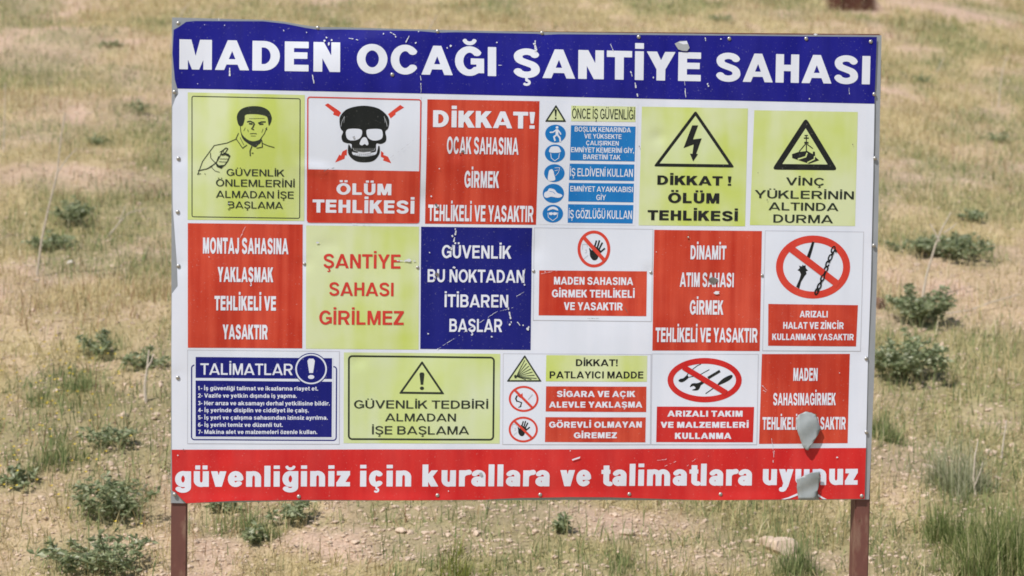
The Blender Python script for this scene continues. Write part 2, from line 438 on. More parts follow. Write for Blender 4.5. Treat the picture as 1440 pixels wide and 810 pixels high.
GL = {}
def glyph(ch, s, b, res):
    key = (ch, s, b, res)
    if key not in GL:
        h = 1/res; x0, y0 = -.1, -.36
        X, Y = np.meshgrid(x0+h*(np.arange(int(1.55*res))+.013), y0+h*(np.arange(int(1.85*res))+.017))
        f = Field(X, Y); w = draw(f, ch, s, b)
        loops = contours(f.F, X[0, 0], Y[0, 0], h)
        def area(L): return sum(p[0]*q[1]-q[0]*p[1] for p, q in zip(L, L[1:]+L[:1]))/2
        def inside(p, L):
            r = False
            for (x0, y0), (x1, y1) in zip(L, L[1:]+L[:1]):
                if (y0 > p[1]) != (y1 > p[1]) and p[0] < x0+(p[1]-y0)*(x1-x0)/(y1-y0): r = not r
            return r
        big = max(abs(area(L)) for L in loops)
        loops = [L for L in loops if abs(area(L)) > 2e-4]
        V = []; tris = []
        depth = [sum(inside(L[0], K) for K in loops if K is not L) for L in loops]
        for i, L in enumerate(loops):
            if depth[i] % 2: continue
            grp = [L]+[K for j, K in enumerate(loops) if depth[j] == depth[i]+1 and inside(K[0], L)]
            o = len(V); V += [p for K in grp for p in K]
            tris += [tuple(q+o for q in t) for t in tessellate_polygon([[Vector((p[0], p[1], 0)) for p in K] for K in grp])]
        bear = BEAR.get(BASE.get(ch, ch), .05)
        GL[key] = (np.array(V), [tuple(t) for t in tris], w, bear)
    return GL[key]

# ------------------------------------------------------------------ the plane of the sign
def homography():
    src = [(244, 27), (1239, 49.5), (1222, 702), (240.5, 706.5)]
    dst = [(-SIGN_W/2, SIGN_H), (SIGN_W/2, SIGN_H), (SIGN_W/2, 0), (-SIGN_W/2, 0)]
    A = []; B = []
    for (u, v), (x, z) in zip(src, dst):
        A.append([u, v, 1, 0, 0, 0, -x*u, -x*v]); B.append(x)
        A.append([0, 0, 0, u, v, 1, -z*u, -z*v]); B.append(z)
    return np.append(np.linalg.solve(np.array(A, float), np.array(B, float)), 1).reshape(3, 3)
HM = homography()
def P(u, v):
    """measured place on the photograph -> metres on the sign's own plane"""
    q = HM @ np.array([u, v, 1.0]); return q[0]/q[2], q[1]/q[2]
def Zm(ox, oy, k):
    return lambda pts: [P(ox+a/k, oy+c/k) for a, c in pts]

DENTS = []
def dent(u, v, amp, rx, rz, ang=0):
    x, z = P(u, v); DENTS.append((x, z, amp, rx, rz, math.radians(ang)))
for a in [(745, 354, -.006, .05, .055), (602, 278, -.007, .04, .05), (447, 238, .006, .07, .025, -10), (503, 507, -.004, .035, .03),
          (812, 166, .003, .06, .05), (925, 193, -.004, .035, .03), (640, 215, -.005, .03, .03), (1000, 395, -.004, .03, .04),
          (460, 345, -.003, .05, .03), (870, 470, .004, .12, .10), (700, 445, -.003, .05, .05), (300, 420, .004, .15, .18),
          (1140, 470, .003, .12, .1), (560, 420, .004, .10, .16), (1120, 590, .006, .10, .09), (1135, 670, .006, .08, .07),
          (440, 88, .004, .05, .07, 20), (530, 60, .0035, .06, .04), (640, 120, .002, .08, .1), (335, 655, .003, .2, .05), (760, 665, .004, .25, .06)]:
    dent(*a)

RIVETS = [(251, 33), (447, 39.5), (615, 44.5), (762, 46.5), (898, 52), (1025, 54.5), (1133.5, 54.5), (1224, 58.7), (245.5, 129.5), (251, 223), (250, 298), (251, 374), (250, 531), (245.5, 695),
             (1229, 132.5), (1230, 222.5), (1228.5, 345), (1218, 504), (1218, 607.5), (420, 698), (615, 696.3), (759, 695), (884.5, 694.5), (1012.5, 694.5), (1211, 697),
             (428, 371), (587, 376), (750, 381), (915, 383), (1071, 387), (551, 105.5)]
RXZ = [P(*q) for q in RIVETS]

def bend(x, z):
    """how far the thin sheet stands off its frame: lazy waves between the rivets, dents, a buckle at the top"""
    x = np.asarray(x, float); z = np.asarray(z, float)
    f = .0016*np.sin(6.1*x+1.1+.9*z)+.0013*np.sin(9.7*x-4.1*z+.4)+.0012*np.sin(5.3*z+1.7*x)+.0008*np.sin(16*x+2.2*np.sin(5*z))
    for cx, cz, a, rx, rz, an in DENTS:
        dx = x-cx; dz = z-cz; c, s = math.cos(an), math.sin(an)
        q = ((c*dx+s*dz)/rx)**2+((-s*dx+c*dz)/rz)**2
        f = f+a*np.exp(-q)
    # buckle under the top edge
    bx = np.exp(-((x+.67)/.30)**4); zz = (SIGN_H-z)
    fold = .105+.05*np.clip((-.80-x)/.2, -1, .3)
    up_ = zz-fold
    f = f+.016*bx*np.where(up_ > 0, np.exp(-(up_/.16)**2), np.exp(-(up_/.065)**2))
    for q, (cx, cz) in enumerate(RXZ):
        f = f-(.0022+.0012*math.sin(q*2.3))*np.exp(-((x-cx)**2+(z-cz)**2)/.032**2)
    # the upper third bellies out of its frame
    belly = sstep(1.12, 1.62, z)*sstep(SIGN_H+.02, 1.72, z)
    f = f+.029*belly*sstep(1.47, 1.2, np.abs(x))*(.55+.45*np.cos((x+.62)*2.1))+.006*sstep(1.0, .3, z)*sstep(0, .28, z)*np.cos(x*1.7-.4)
    # the vinyl lifts along the lower edge
    f = f+.006*np.exp(-(z/.03)**2)*(np.sin(4.2*x+.6)**2)
    f = f+.007
    return .0012+.5*((f-.0012)+np.sqrt((f-.0012)**2+.0012**2))
def bend_n(x, z):
    e = 1e-3
    gx = (bend(x+e, z)-bend(x-e, z))/(2*e); gz = (bend(x, z+e)-bend(x, z-e))/(2*e)
    n = np.stack([-gx, -np.ones_like(gx), -gz], -1)      # surface y = -bend
    return n/np.linalg.norm(n, axis=-1, keepdims=True)

LAYER = .0006
CELL = .016
class Print:
    """collects flat printed shapes (metres on the sign) and lays them on the bent sheet as ONE mesh"""
    def __init__(s): s.items = []; s.mats = []; s.n = 0
    def mi(s, m):
        if m not in s.mats: s.mats.append(m)
        return s.mats.index(m)
    def tris(s, V, T, mat, lay):
        s.items.append((np.asarray(V, float), T, s.mi(mat), lay*LAYER+s.n*1.2e-5)); s.n += 1
    def poly(s, loops, mat, lay=1):
        if not isinstance(loops[0], list): loops = [list(loops)]
        V = [p for L in loops for p in L]
        T = [tuple(t) for t in tessellate_polygon([[Vector((p[0], p[1], 0)) for p in L] for L in loops])]
        s.tris(V, T, mat, lay)
    def blob(s, pts, mat, lay=1, n=5):
        """closed outline drawn as a smooth curve through its points"""
        P_ = np.array(pts); o = []
        for i in range(len(P_)):
            p0, p1, p2, p3 = P_[i-1], P_[i], P_[(i+1) % len(P_)], P_[(i+2) % len(P_)]
            for k in range(n):
                t = k/n
                o.append(tuple(.5*((2*p1)+(p2-p0)*t+(2*p0-5*p1+4*p2-p3)*t*t+(3*p1-p0-3*p2+p3)*t**3)))
        s.poly(o, mat, lay)
    def pxpoly(s, pts, mat, lay=1): s.poly([P(*p) for p in pts], mat, lay)
    def ellipse(s, u, v, rx, ry, mat, lay=1, inner=None, n=48):
        o = [P(u+rx*math.cos(2*math.pi*k/n), v+ry*math.sin(2*math.pi*k/n)) for k in range(n)]
        if inner is None: s.poly(o, mat, lay)
        else: s.poly([o, [P(u+inner[0]*math.cos(2*math.pi*k/n), v+inner[1]*math.sin(2*math.pi*k/n)) for k in range(n)]], mat, lay)
    def stroke(s, pts, w, mat, lay=2, taper=1.0):
        """pts in metres, w in metres"""
        n = len(pts)-1
        for i in range(n):
            (x0, z0), (x1, z1) = pts[i], pts[i+1]; L = math.hypot(x1-x0, z1-z0) or 1e-9
            a = w*(1+(taper-1)*i/n)/2; c = w*(1+(taper-1)*(i+1)/n)/2
            nx, nz = -(z1-z0)/L, (x1-x0)/L
            s.poly([(x0+nx*a, z0+nz*a), (x1+nx*c, z1+nz*c), (x1-nx*c, z1-nz*c), (x0-nx*a, z0-nz*a)], mat, lay)
            if i < n-1: s.poly([(x1+c*math.cos(k*math.pi/4), z1+c*math.sin(k*math.pi/4)) for k in range(8)], mat, lay)
    def pxstroke(s, pts, w, mat, lay=2, taper=1.0): s.stroke([P(*p) for p in pts], w*.00302, mat, lay, taper)
    def frame(s, quad, w, mat, lay=1, r=0.0):
        """outline of a quad (pixels) with rounded corners of r px, line w px"""
        def rr(q, r):
            out = []
            for i in range(4):
                p = np.array(q[i], float); a = np.array(q[i-1], float); b = np.array(q[(i+1) % 4], float)
                ea = (a-p)/np.linalg.norm(a-p); eb = (b-p)/np.linalg.norm(b-p)
                if r <= 0: out.append(tuple(p)); continue
                c = p+(ea+eb)*r
                for k in range(7):
                    t = k/6*math.pi/2
                    out.append(tuple(c-eb*r*math.cos(t)-ea*r*math.sin(t)))
            return out
        q = [np.array(p, float) for p in quad]
        cen = sum(q)/4
        inn = []
        for i in range(4):
            p = q[i]; a = q[i-1]; b = q[(i+1) % 4]
            inn.append(tuple(p+(a-p)/np.linalg.norm(a-p)*w+(b-p)/np.linalg.norm(b-p)*w))
        s.poly([[P(*p) for p in rr(q, r)], [P(*p) for p in rr(inn, max(r-w, 0))]], mat, lay)
    def text(s, t, xl, xr, top, basel, mat, st=.2, ba=None, lay=3, res=44):
        ba = ba or st*.8
        x = 0; G = []
        for ch in t:
            if ch == ' ': x += .34; continue
            V, T, w, be = glyph(ch, st, ba, res)
            x += be; G.append((V, T, x)); x += w+be
        # ink extent
        lo = min((V[:, 0]+x0).min() for V, T, x0 in G); hi = max((V[:, 0]+x0).max() for V, T, x0 in G)
        um = (xl+xr)/2; z1 = P(um, top)[1]; z0 = P(um, basel)[1]; vm = (top+basel)/2
        sl = SLOPE(um, vm)
        X0 = P(xl, vm+sl*(xl-um))[0]; X1 = P(xr, vm+sl*(xr-um))[0]
        VV = []; TT = []; o = 0
        for V, T, x0 in G:
            W = np.stack([X0+(V[:, 0]+x0-lo)/(hi-lo)*(X1-X0), z0+V[:, 1]*(z1-z0)], 1)
            VV.append(W); TT += [tuple(i+o for i in t) for t in T]; o += len(V)
        s.tris(np.concatenate(VV), TT, mat, lay)
    def build(s, name, parent, cut=True, extra=None):
        bm = bmesh.new()
        dl = bm.verts.layers.float.new('lay')
        for V, T, mi, d in s.items:
            vs = [bm.verts.new((p[0], 0, p[1])) for p in V]
            for v in vs: v[dl] = d
            for t in T:
                a, b_, c = (V[i] for i in t)
                if abs((b_[0]-a[0])*(c[1]-a[1])-(b_[1]-a[1])*(c[0]-a[0])) < 1e-10: continue
                t = t if (b_[0]-a[0])*(c[1]-a[1])-(b_[1]-a[1])*(c[0]-a[0]) > 0 else t[::-1]
                try: fc = bm.faces.new([vs[i] for i in t])
                except ValueError: continue
                fc.material_index = mi
        if cut:
            co = np.array([v.co for v in bm.verts])
            for ax in (0, 2):
                lo, hi = co[:, ax].min(), co[:, ax].max()
                no = (1, 0, 0) if ax == 0 else (0, 0, 1)
                active = list(bm.faces)
                for k in range(math.ceil(lo/CELL+1e-6), math.floor(hi/CELL-1e-6)+1):
                    c = k*CELL; p = [0, 0, 0]; p[ax] = c
                    rest = []; fs = []
                    for f in active:
                        q = [v.co[ax] for v in f.verts]
                        if max(q) <= c+1e-7: continue
                        (fs if min(q) < c-1e-7 else rest).append(f)
                    if fs:
                        ge = {e for f in fs for e in f.edges}; gv = {v for f in fs for v in f.verts}
                        r = bmesh.ops.bisect_plane(bm, geom=fs+list(ge)+list(gv), dist=1e-7, plane_co=p, plane_no=no)
                        seen = set()
                        for f in r['geom']:
                            if isinstance(f, bmesh.types.BMFace) and f not in seen:
                                seen.add(f); rest.append(f)
                    active = rest
        me = bpy.data.meshes.new(name)
        lay = np.array([v[dl] for v in bm.verts])
        bm.to_mesh(me); bm.free()
        n = len(me.vertices); co = np.empty(n*3, np.float32); me.vertices.foreach_get('co', co); co = co.reshape(-1, 3)
        x = co[:, 0].astype(float); z = co[:, 2].astype(float)
        add = extra(x, z) if extra is not None else 0
        co[:, 1] = -(bend(x, z)+lay+add); N = bend_n(x, z)
        co[:, 2] += SIGN_Z
        me.vertices.foreach_set('co', co.ravel()); me.update()
        me.polygons.foreach_set('use_smooth', np.ones(len(me.polygons), bool))
        if extra is None: me.normals_split_custom_set_from_vertices([tuple(v) for v in N])
        return link(name, me, [MT[m] for m in s.mats], parent)
def SLOPE(u, v):
    x, z = P(u, v); x2, z2 = P(u+1, v)
    dv = (P(u, v+1)[1]-z)
    return -(z2-z)/dv

# ------------------------------------------------------------------ THE SIGN
board = bpy.data.objects.new('warning_board', None); COL.objects.link(board)
board.empty_display_size = .3
tag(board, 'large mining site warning board covered in safety notices on two brown posts', 'sign')

def prism(name, poly, y0, y1, mat, parent, bevel=0):
    """closed slab: outline in (x, z) metres on the sign, from depth y0 (front) to y1"""
    bm = bmesh.new()
    f = [bm.verts.new((x, y0, z+SIGN_Z)) for x, z in poly]; b = [bm.verts.new((x, y1, z+SIGN_Z)) for x, z in poly]
    n = len(poly)
    bm.faces.new(f); bm.faces.new(b[::-1])
    for i in range(n): bm.faces.new((f[i], b[i], b[(i+1) % n], f[(i+1) % n]))
    bmesh.ops.recalc_face_normals(bm, faces=bm.faces[:])
    if bevel: bmesh.ops.bevel(bm, geom=bm.edges[:], offset=bevel, segments=2, affect='EDGES')
    me = bpy.data.meshes.new(name); bm.to_mesh(me); bm.free()
    return link(name, me, mat, parent)

def box(x0, x1, z0, z1): return [(x0, z0), (x1, z0), (x1, z1), (x0, z1)]
W2 = SIGN_W/2
# square tube posts and the frame between them
pl = P(240, 760)[0]; pr = P(262.5, 760)[0]
prism('post', box(pl, pr, -1.55, SIGN_H-.10), .010, .086, MT['post'], board, .005)
ql = P(1202.5, 760)[0]; qr = P(1221, 760)[0]
prism('post', box(ql, ql+(pr-pl), -1.55, SIGN_H-.10), .010, .086, MT['post'], board, .005)
fr = [P(243, 40), P(1239, 47.6), (P(1239, 47.6)[0], P(1239, 47.6)[1]-.04), (P(243, 40)[0], P(243, 40)[1]-.04)]
prism('frame_rail', fr, .0065, .05, MT['post'], board, .003)
prism('frame_rail', box(pr+.002, ql-.002, .03, .07), .0115, .05, MT['post'], board, .003)
prism('frame_rail', box(pr+.002, ql-.002, 1.0, 1.04), .0115, .05, MT['post'], board, .003)

plate_px = [(242, 24.5), (300, 26), (370, 27.8), (400, 30.5), (425, 35), (447, 38), (480, 38.3), (587, 41.3), (755, 44.8), (890, 46.3), (1080, 48.5), (1240, 49.5),
            (1238, 150), (1235, 330), (1230, 520), (1222.5, 702.5), (1150, 703.3), (1000, 703.6), (800, 703.2), (600, 704), (420, 704.5), (264, 708), (240, 707.5), (240.3, 600), (241, 400), (241.5, 150)]
prism('backing_plate', [P(*p) for p in plate_px], .003, .006, MT['plate'], board)

top_px = [(262, 31), (275, 29.8), (370, 30.2), (400, 33.5), (430, 39.5), (447, 42), (480, 41.7), (587, 44), (615, 46.3), (640, 45.6), (755, 47.6), (765, 49.2), (785, 48.2), (890, 49), (1232.5, 52)]
right_px = [(1229.5, 132), (1227.5, 250), (1224, 400), (1220, 520), (1217.5, 629.7), (1215, 701)]
bot_px = [(1151, 701.5), (1149, 690), (1128, 690), (1122, 701.5), (1012, 702.5), (982, 702.7), (937, 701.5), (855, 698.7), (800, 698.2), (730, 699.7), (680, 702.5), (580, 703), (420, 702.7), (330, 703.5), (262, 707.3), (252, 698), (247, 692), (242, 690)]
left_px = [(241.5, 632), (241.2, 500), (241.7, 413), (247, 406), (250, 402), (249, 372), (246, 330), (243, 290), (242.3, 200), (242.5, 150), (247, 138), (251, 132), (250, 124.5), (246, 112), (242.8, 75), (244.5, 42), (252, 38)]
pr_ = Print(); pr_.pxpoly(top_px+right_px+bot_px+left_px, 'white', 0); sheet = pr_.build('vinyl_sheet', board)

hb = Print(); hb.pxpoly(top_px+[(1229.2, 145.9), (1050, 141.9), (850, 137.6), (650, 133.2), (450, 128.8), (249.5, 124.6), (246, 112), (242.8, 75), (244.5, 42), (252, 38)], 'blue')
header = hb.build('header_band', board); header['label'] = 'blue top band with the white site title'
HEAD = [('MADEN', 252.5, 478, 57.8, 99.7), ('OCAĞI', 501.5, 697, 64.5, 105.5), ('ŞANTİYE', 721.5, 985, 71.2, 111.8), ('SAHASI', 1006.5, 1223, 76.6, 116.5)]
fb = Print(); fb.pxpoly([(241.5, 632.3), (480, 631.8), (720, 631.3), (970, 630.5), (1217.5, 629.7), (1215, 701)]+bot_px, 'footer')
footer = fb.build('footer_band', board); footer['label'] = 'red bottom band with white lower case lettering'
FOOT = [('güvenliğiniz', 246.2, 492, 654.5, 684), ('için', 506.2, 578, 653.5, 683.8), ('kurallara', 593.7, 772, 652.5, 683.5), ('ve', 787, 830.5, 652, 683),
          ('talimatlara', 845, 1056.7, 651.5, 682.6), ('uyunuz', 1072, 1205.5, 651, 681.4)]

def notice(label, quad, mat):
    p = Print(); p.pxpoly(quad, mat, 1); o = p.build('notice_panel', board); o['label'] = label
    return o
def letters(panel, rows, mat, st, ba=None, lay=3, res=44):
    for r in rows:                                                     # one sub-part per line of writing
        t = Print()
        if len(r) > 5: t.text(*r[:5], r[5], r[6], None, lay, res)
        else: t.text(*r, mat, st, ba, lay, res)
        t.build('lettering', panel)
letters(header, HEAD, 'letter', .285, .22, 2, 90)
letters(footer, FOOT, 'letter', .285, .225, 2, 90)
def flat(name, panel, f):
    p = Print(); f(p); return p.build(name, panel)
def caption(panel, quad, mat, lay=2, label=None):
    o = flat('caption_box', panel, lambda p: p.pxpoly(quad, mat, lay))
    if label: o['label'] = label
    return o
def hairline(panel, quad, mat='hair'): return flat('border', panel, lambda p: p.frame(quad, .8, mat, 1.5))
def rq(x0, y0, x1, y1): return [(x0, y0), (x1, y0), (x1, y1), (x0, y1)]

# --- row 1
n = notice('yellow notice with a line drawing of a pointing man', [(264.2, 130), (428.5, 134), (427.8, 310.6), (264, 309)], 'yellow')
flat('border', n, lambda p: p.frame([(269.5, 134.8), (422.6, 138.6), (422, 307.6), (269.5, 305.4)], 1.3, 'olive', 1.5, 3))
letters(n, [('GÜVENLİK', 318.7, 399.8, 238, 247.6), ('ÖNLEMLERİNİ', 303.8, 414.3, 252.6, 262.6), ('ALMADAN İŞE', 303.8, 413, 268.6, 278.6), ('BAŞLAMA', 320.6, 398, 283.4, 293.2)], 'olive', .17)
def man(p):
    z = Zm(262, 128, 4.353); L = 2
    S = lambda pts, w, m='olive': p.stroke(z(pts), w/4.353*.00302, m, L)
    p.blob(z([(310, 165), (320, 130), (350, 105), (400, 94), (460, 98), (503, 120), (522, 158), (520, 188), (505, 213), (497, 165), (478, 152), (430, 143), (365, 146), (358, 175), (345, 212), (322, 210)]), 'olive', L)
    p.blob(z([(335, 245), (345, 270), (375, 297), (410, 308), (450, 298), (462, 288), (455, 318), (440, 330), (425, 345), (405, 338), (360, 308), (340, 280)]), 'olive', L)
    S([(332, 212), (334, 250), (345, 275)], 4); S([(450, 300), (478, 262), (494, 222)], 4); S([(372, 190), (392, 186), (415, 196)], 8); S([(440, 198), (462, 190), (486, 190)], 8)
    S([(384, 200), (406, 203)], 9); S([(446, 204), (472, 203)], 9); S([(418, 200), (408, 226)], 7); S([(384, 170), (480, 168)], 2); S([(362, 225), (352, 245)], 2.5); S([(470, 232), (462, 255)], 2.5)
    S([(205, 375), (225, 362), (232, 380), (214, 392)], 4); S([(232, 380), (262, 388)], 5); S([(190, 425), (200, 400)], 7); S([(262, 404), (258, 425), (238, 452)], 4); S([(395, 275), (425, 276)], 2.5)
    S([(385, 200), (405, 202)], 5); S([(450, 203), (470, 201)], 5); S([(416, 196), (410, 218), (400, 232), (415, 238)], 6); S([(390, 262), (410, 260), (432, 262)], 3.5)
    S([(376, 236), (380, 250)], 3); S([(488, 228), (492, 238)], 8); S([(320, 258), (305, 292), (345, 350), (372, 330)], 4.5); S([(330, 285), (352, 330)], 3)
    S([(462, 300), (466, 343), (430, 350)], 5); S([(402, 338), (390, 368), (392, 398)], 6); S([(400, 380), (412, 380)], 5)
    S([(305, 294), (250, 318), (172, 333), (150, 362), (100, 430), (70, 510)], 4); S([(466, 320), (500, 335), (540, 346)], 4)
    S([(148, 378), (150, 410), (178, 440)], 4); S([(72, 488), (130, 475), (182, 440), (205, 400), (222, 365), (243, 348), (255, 352), (235, 385), (268, 396), (252, 430), (232, 458)], 5)
    S([(215, 392), (240, 388), (264, 400)], 7); S([(205, 415), (258, 416)], 3); S([(200, 432), (248, 434)], 3)
    p.poly(z([(178, 432), (200, 455), (236, 452), (215, 475), (186, 462)]), 'olive', L); S([(158, 470), (175, 488), (205, 497)], 3); S([(66, 510), (90, 505)], 4); S([(112, 505), (118, 510)], 4); S([(120, 478), (160, 460)], 4)
flat('pictogram', n, man)

n = notice('white notice with black skull over a red caption', [(431.8, 136), (591.8, 139.8), (589.6, 314), (431.3, 313)], 'cell')
flat('border', n, lambda p: p.frame([(431.8, 136), (591.8, 139.8), (589.6, 314), (431.3, 313)], 1.7, 'ringred', 2.6, 4))
c = caption(n, [(432.8, 238), (590.2, 240.8), (589, 313.2), (432.5, 312.2)], 'red')
letters(c, [('ÖLÜM', 473, 550, 258, 274), ('TEHLİKESİ', 439.5, 582.5, 281.3, 299.6)], 'letter', .27)
def skull(p):
    z = Zm(428, 130, 6.753)
    p.blob(z([(332, 290), (337, 232), (380, 176), (440, 146), (520, 130), (600, 130), (690, 150), (752, 190), (793, 240), (802, 290), (790, 345), (765, 372), (775, 430), (765, 470), (722, 490), (680, 488), (677, 548), (660, 566), (560, 578), (460, 566), (445, 545), (445, 492), (400, 482), (362, 465), (350, 420), (364, 375), (342, 345)]), 'black', 2)
    p.blob(z([(415, 500), (430, 505), (448, 548), (462, 592), (560, 610), (668, 592), (690, 548), (700, 508), (712, 520), (706, 590), (640, 655), (500, 657), (418, 590)]), 'black', 2)
    p.blob(z([(393, 370), (430, 347), (525, 350), (546, 378), (532, 425), (492, 452), (432, 455), (400, 430)]), 'cell', 3)
    p.blob(z([(586, 368), (612, 350), (715, 350), (738, 380), (736, 430), (700, 453), (642, 455), (598, 425)]), 'cell', 3)
    p.blob(z([(566, 425), (590, 440), (605, 488), (590, 503), (570, 490), (545, 503), (522, 488), (540, 443)]), 'cell', 3)
    S = lambda pts, w, m, l=3: p.stroke(z(pts), w/6.753*.00302, m, l)
    S([(455, 525), (470, 552), (510, 562), (560, 566), (620, 562), (660, 550), (672, 525)], 4, 'grey'); S([(505, 572), (560, 577), (625, 570)], 12, 'letter')
    S([(470, 592), (560, 607), (660, 592)], 5, 'grey')
    for x in range(468, 672, 19): S([(x, 530), (x, 556)], 4, 'grey')
    for x in range(480, 660, 20): S([(x, 582), (x, 598)], 3, 'grey')
    S([(345, 325), (352, 285), (378, 228)], 5, 'grey'); S([(372, 290), (380, 235)], 3, 'grey'); S([(782, 325), (775, 285), (752, 228)], 5, 'grey'); S([(762, 290), (757, 240)], 3, 'grey')
flat('pictogram', n, skull)
z675 = Zm(428, 130, 6.753)
for q in ([(192, 122), (222, 105), (330, 178), (345, 195), (325, 232), (270, 212), (278, 190)], [(905, 120), (942, 145), (860, 195), (862, 210), (815, 248), (790, 208)],
              [(402, 540), (400, 600), (385, 595), (378, 630), (290, 665), (330, 590), (345, 600), (360, 560)], [(725, 555), (750, 575), (745, 592), (790, 610), (822, 672), (742, 645), (752, 625), (722, 610)]):
    flat('lightning_arrow', n, lambda p: p.poly(z675(q), 'ringred', 1.8))

n = notice('red notice beginning DİKKAT! beside the blue safety equipment list', [(600, 140), (757.5, 142.5), (753.3, 316), (597.5, 314.5)], 'red')
letters(n, [('DİKKAT!', 608, 751, 156.5, 180, 'letter', .28), ('OCAK SAHASINA', 627.5, 728, 193, 216.9), ('GİRMEK', 652.5, 701, 240.5, 264), ('TEHLİKELİ VE YASAKTIR', 602, 749.5, 288.5, 311.4)], 'letter', .245)

n = notice('white notice listing safety equipment in small blue boxes', [(760.5, 143.5), (896.5, 146), (892.5, 317), (757, 315.5)], 'white')
c = caption(n, [(802.3, 148.7), (893, 150), (892.8, 171.5), (801.8, 170.5)], 'yellow', label='pale yellow caption strip')
letters(c, [('ÖNCE İŞ GÜVENLİĞİ', 803.2, 891.7, 153.2, 167.5)], 'olive', .165)
def tri(p, apex, l, r, w, mat, fill, lay=2):
    A = [np.array(P(*q)) for q in (apex, r, l)]
    cen = sum(A)/3
    rin = np.linalg.norm(A[1]-A[2])*np.linalg.norm(A[0]-(A[1]+A[2])/2)/sum(np.linalg.norm(A[i]-A[i-1]) for i in range(3))
    inn_c = sum(np.linalg.norm(A[(i+1) % 3]-A[(i+2) % 3])*A[i] for i in range(3))/sum(np.linalg.norm(A[i]-A[i-1]) for i in range(3))
    k = 1-w*.00302/rin
    inn = [inn_c+(q-inn_c)*k for q in A]
    p.poly([tuple(q) for q in inn], fill, lay-.2)
    def rnd(T, r):
        o = []
        for i in range(3):
            q = T[i]; a = T[i-1]-q; b = T[(i+1) % 3]-q; a = a/np.linalg.norm(a); b = b/np.linalg.norm(b)
            for t in (0, .25, .5, .75, 1): o.append(tuple(q+(a*(1-t)**2+b*t**2)*r))
        return o
    p.poly([rnd(A, w*.00302*.8), [tuple(q) for q in inn]], mat, lay)
def bang(p, u, v0, v1, w, mat, lay=3):
    h = v1-v0
    p.pxpoly([(u-w/2, v0+w*.3), (u-w*.3, v0), (u+w*.3, v0), (u+w/2, v0+w*.3), (u+w*.25, v0+h*.70), (u-w*.25, v0+h*.70)], mat, lay)
    p.ellipse(u, v1-h*.1, w*.42, h*.1, mat, lay, n=16)
def pic(p): tri(p, (780.7, 147.3), (764.9, 171.4), (795.3, 171.6), 2.3, 'olive', 'yellow'); bang(p, 780.2, 154, 168, 3.2, 'olive')
flat('warning_triangle', n, pic)
def disc(p, u, v, rx, ry): p.ellipse(u, v, rx, ry, 'cyan', 2)
zz = Zm(755, 140, 4.5)
def S45(p, pts, w, m='letter'): p.stroke(zz(pts), w/4.5*.00302, m, 3)
def runner(p):
    disc(p, 780, 188, 14.6, 12.6); p.poly([zz([(122+9*math.cos(k*.5236), 177+8*math.sin(k*.5236))])[0] for k in range(12)], 'letter', 3)
    S45(p, [(121, 188), (122, 226)], 17); S45(p, [(115, 195), (96, 207), (76, 208)], 8); S45(p, [(128, 194), (142, 212), (146, 222)], 8)
    S45(p, [(118, 225), (102, 236), (110, 262)], 10); S45(p, [(126, 225), (140, 243), (143, 268)], 10)
def helmet(p):
    disc(p, 779.3, 215.6, 14.3, 12.5); p.blob(zz([(76, 334), (78, 308), (92, 297), (126, 297), (140, 310), (142, 334)]), 'letter', 3)
    S45(p, [(82, 340), (86, 370), (108, 388), (133, 370), (138, 340)], 4)
def glove(p):
    disc(p, 778.6, 243.3, 14.4, 12.5); p.blob(zz([(67, 510), (70, 460), (75, 447), (90, 440), (100, 452), (104, 470), (111, 508)]), 'letter', 3)
    S45(p, [(108, 432), (140, 430), (132, 462), (113, 482)], 3); S45(p, [(108, 450), (128, 446)], 3)
def shoe(p):
    disc(p, 777.4, 271.8, 15, 13.4); p.blob(zz([(43, 612), (44, 590), (64, 577), (75, 562), (106, 568), (126, 590), (152, 600), (156, 612), (130, 621), (88, 614), (60, 621)]), 'letter', 3)
    S45(p, [(75, 580), (100, 584), (112, 596)], 3, 'cyan')
def goggles(p):
    disc(p, 776.8, 300.3, 14.4, 12.5); S45(p, [(66, 716), (70, 745), (98, 766), (126, 745), (130, 714)], 3.5); p.blob(zz([(64, 702), (76, 684), (98, 677), (122, 684), (132, 702), (98, 693)]), 'letter', 3)
    p.poly(zz([(72, 715), (93, 712), (98, 719), (104, 712), (126, 715), (122, 728), (106, 731), (98, 724), (90, 731), (75, 728)]), 'letter', 3)
for f, lb in ((runner, 'blue disc with a white running figure'), (helmet, 'blue disc with a white helmeted head'), (glove, 'blue disc with a white glove'), (shoe, 'blue disc with a white shoe'), (goggles, 'blue disc with a head in goggles')):
    flat('pictogram', n, f)['label'] = lb
for q, rows, st in (([(801.7, 176.2), (893, 178), (891.7, 227), (800.5, 225.5)], [('BOŞLUK KENARINDA', 807, 886.2, 178.7, 185.6), ('VE YÜKSEKTE', 820.5, 873, 188.6, 195), ('ÇALIŞIRKEN', 823.2, 869.2, 198.1, 204.4), ('EMNİYET KEMERİNİ GİY,', 802, 890.7, 207.6, 214.6), ('BARETİNİ TAK', 819.2, 871.7, 217.4, 224.1)], .20),
                    ([(800.2, 230), (891.3, 231.2), (891, 254.5), (799.5, 253)], [('İŞ ELDİVENİ KULLAN', 800.8, 889.2, 237, 248.2)], .18),
                    ([(799.2, 257), (890.7, 258), (890.2, 284.5), (798.5, 283)], [('EMNİYET AYAKKABISI', 801.2, 889.2, 262, 269.6), ('GİY', 838, 851.5, 273.7, 281.3)], .19),
                    ([(798.2, 287), (890.2, 288.2), (889.2, 314.2), (797.8, 313)], [('İŞ GÖZLÜĞÜ KULLAN', 799.2, 888.2, 295.5, 307.4)], .18)):
    c = caption(n, q, 'cyan'); letters(c, rows, 'letter', st)

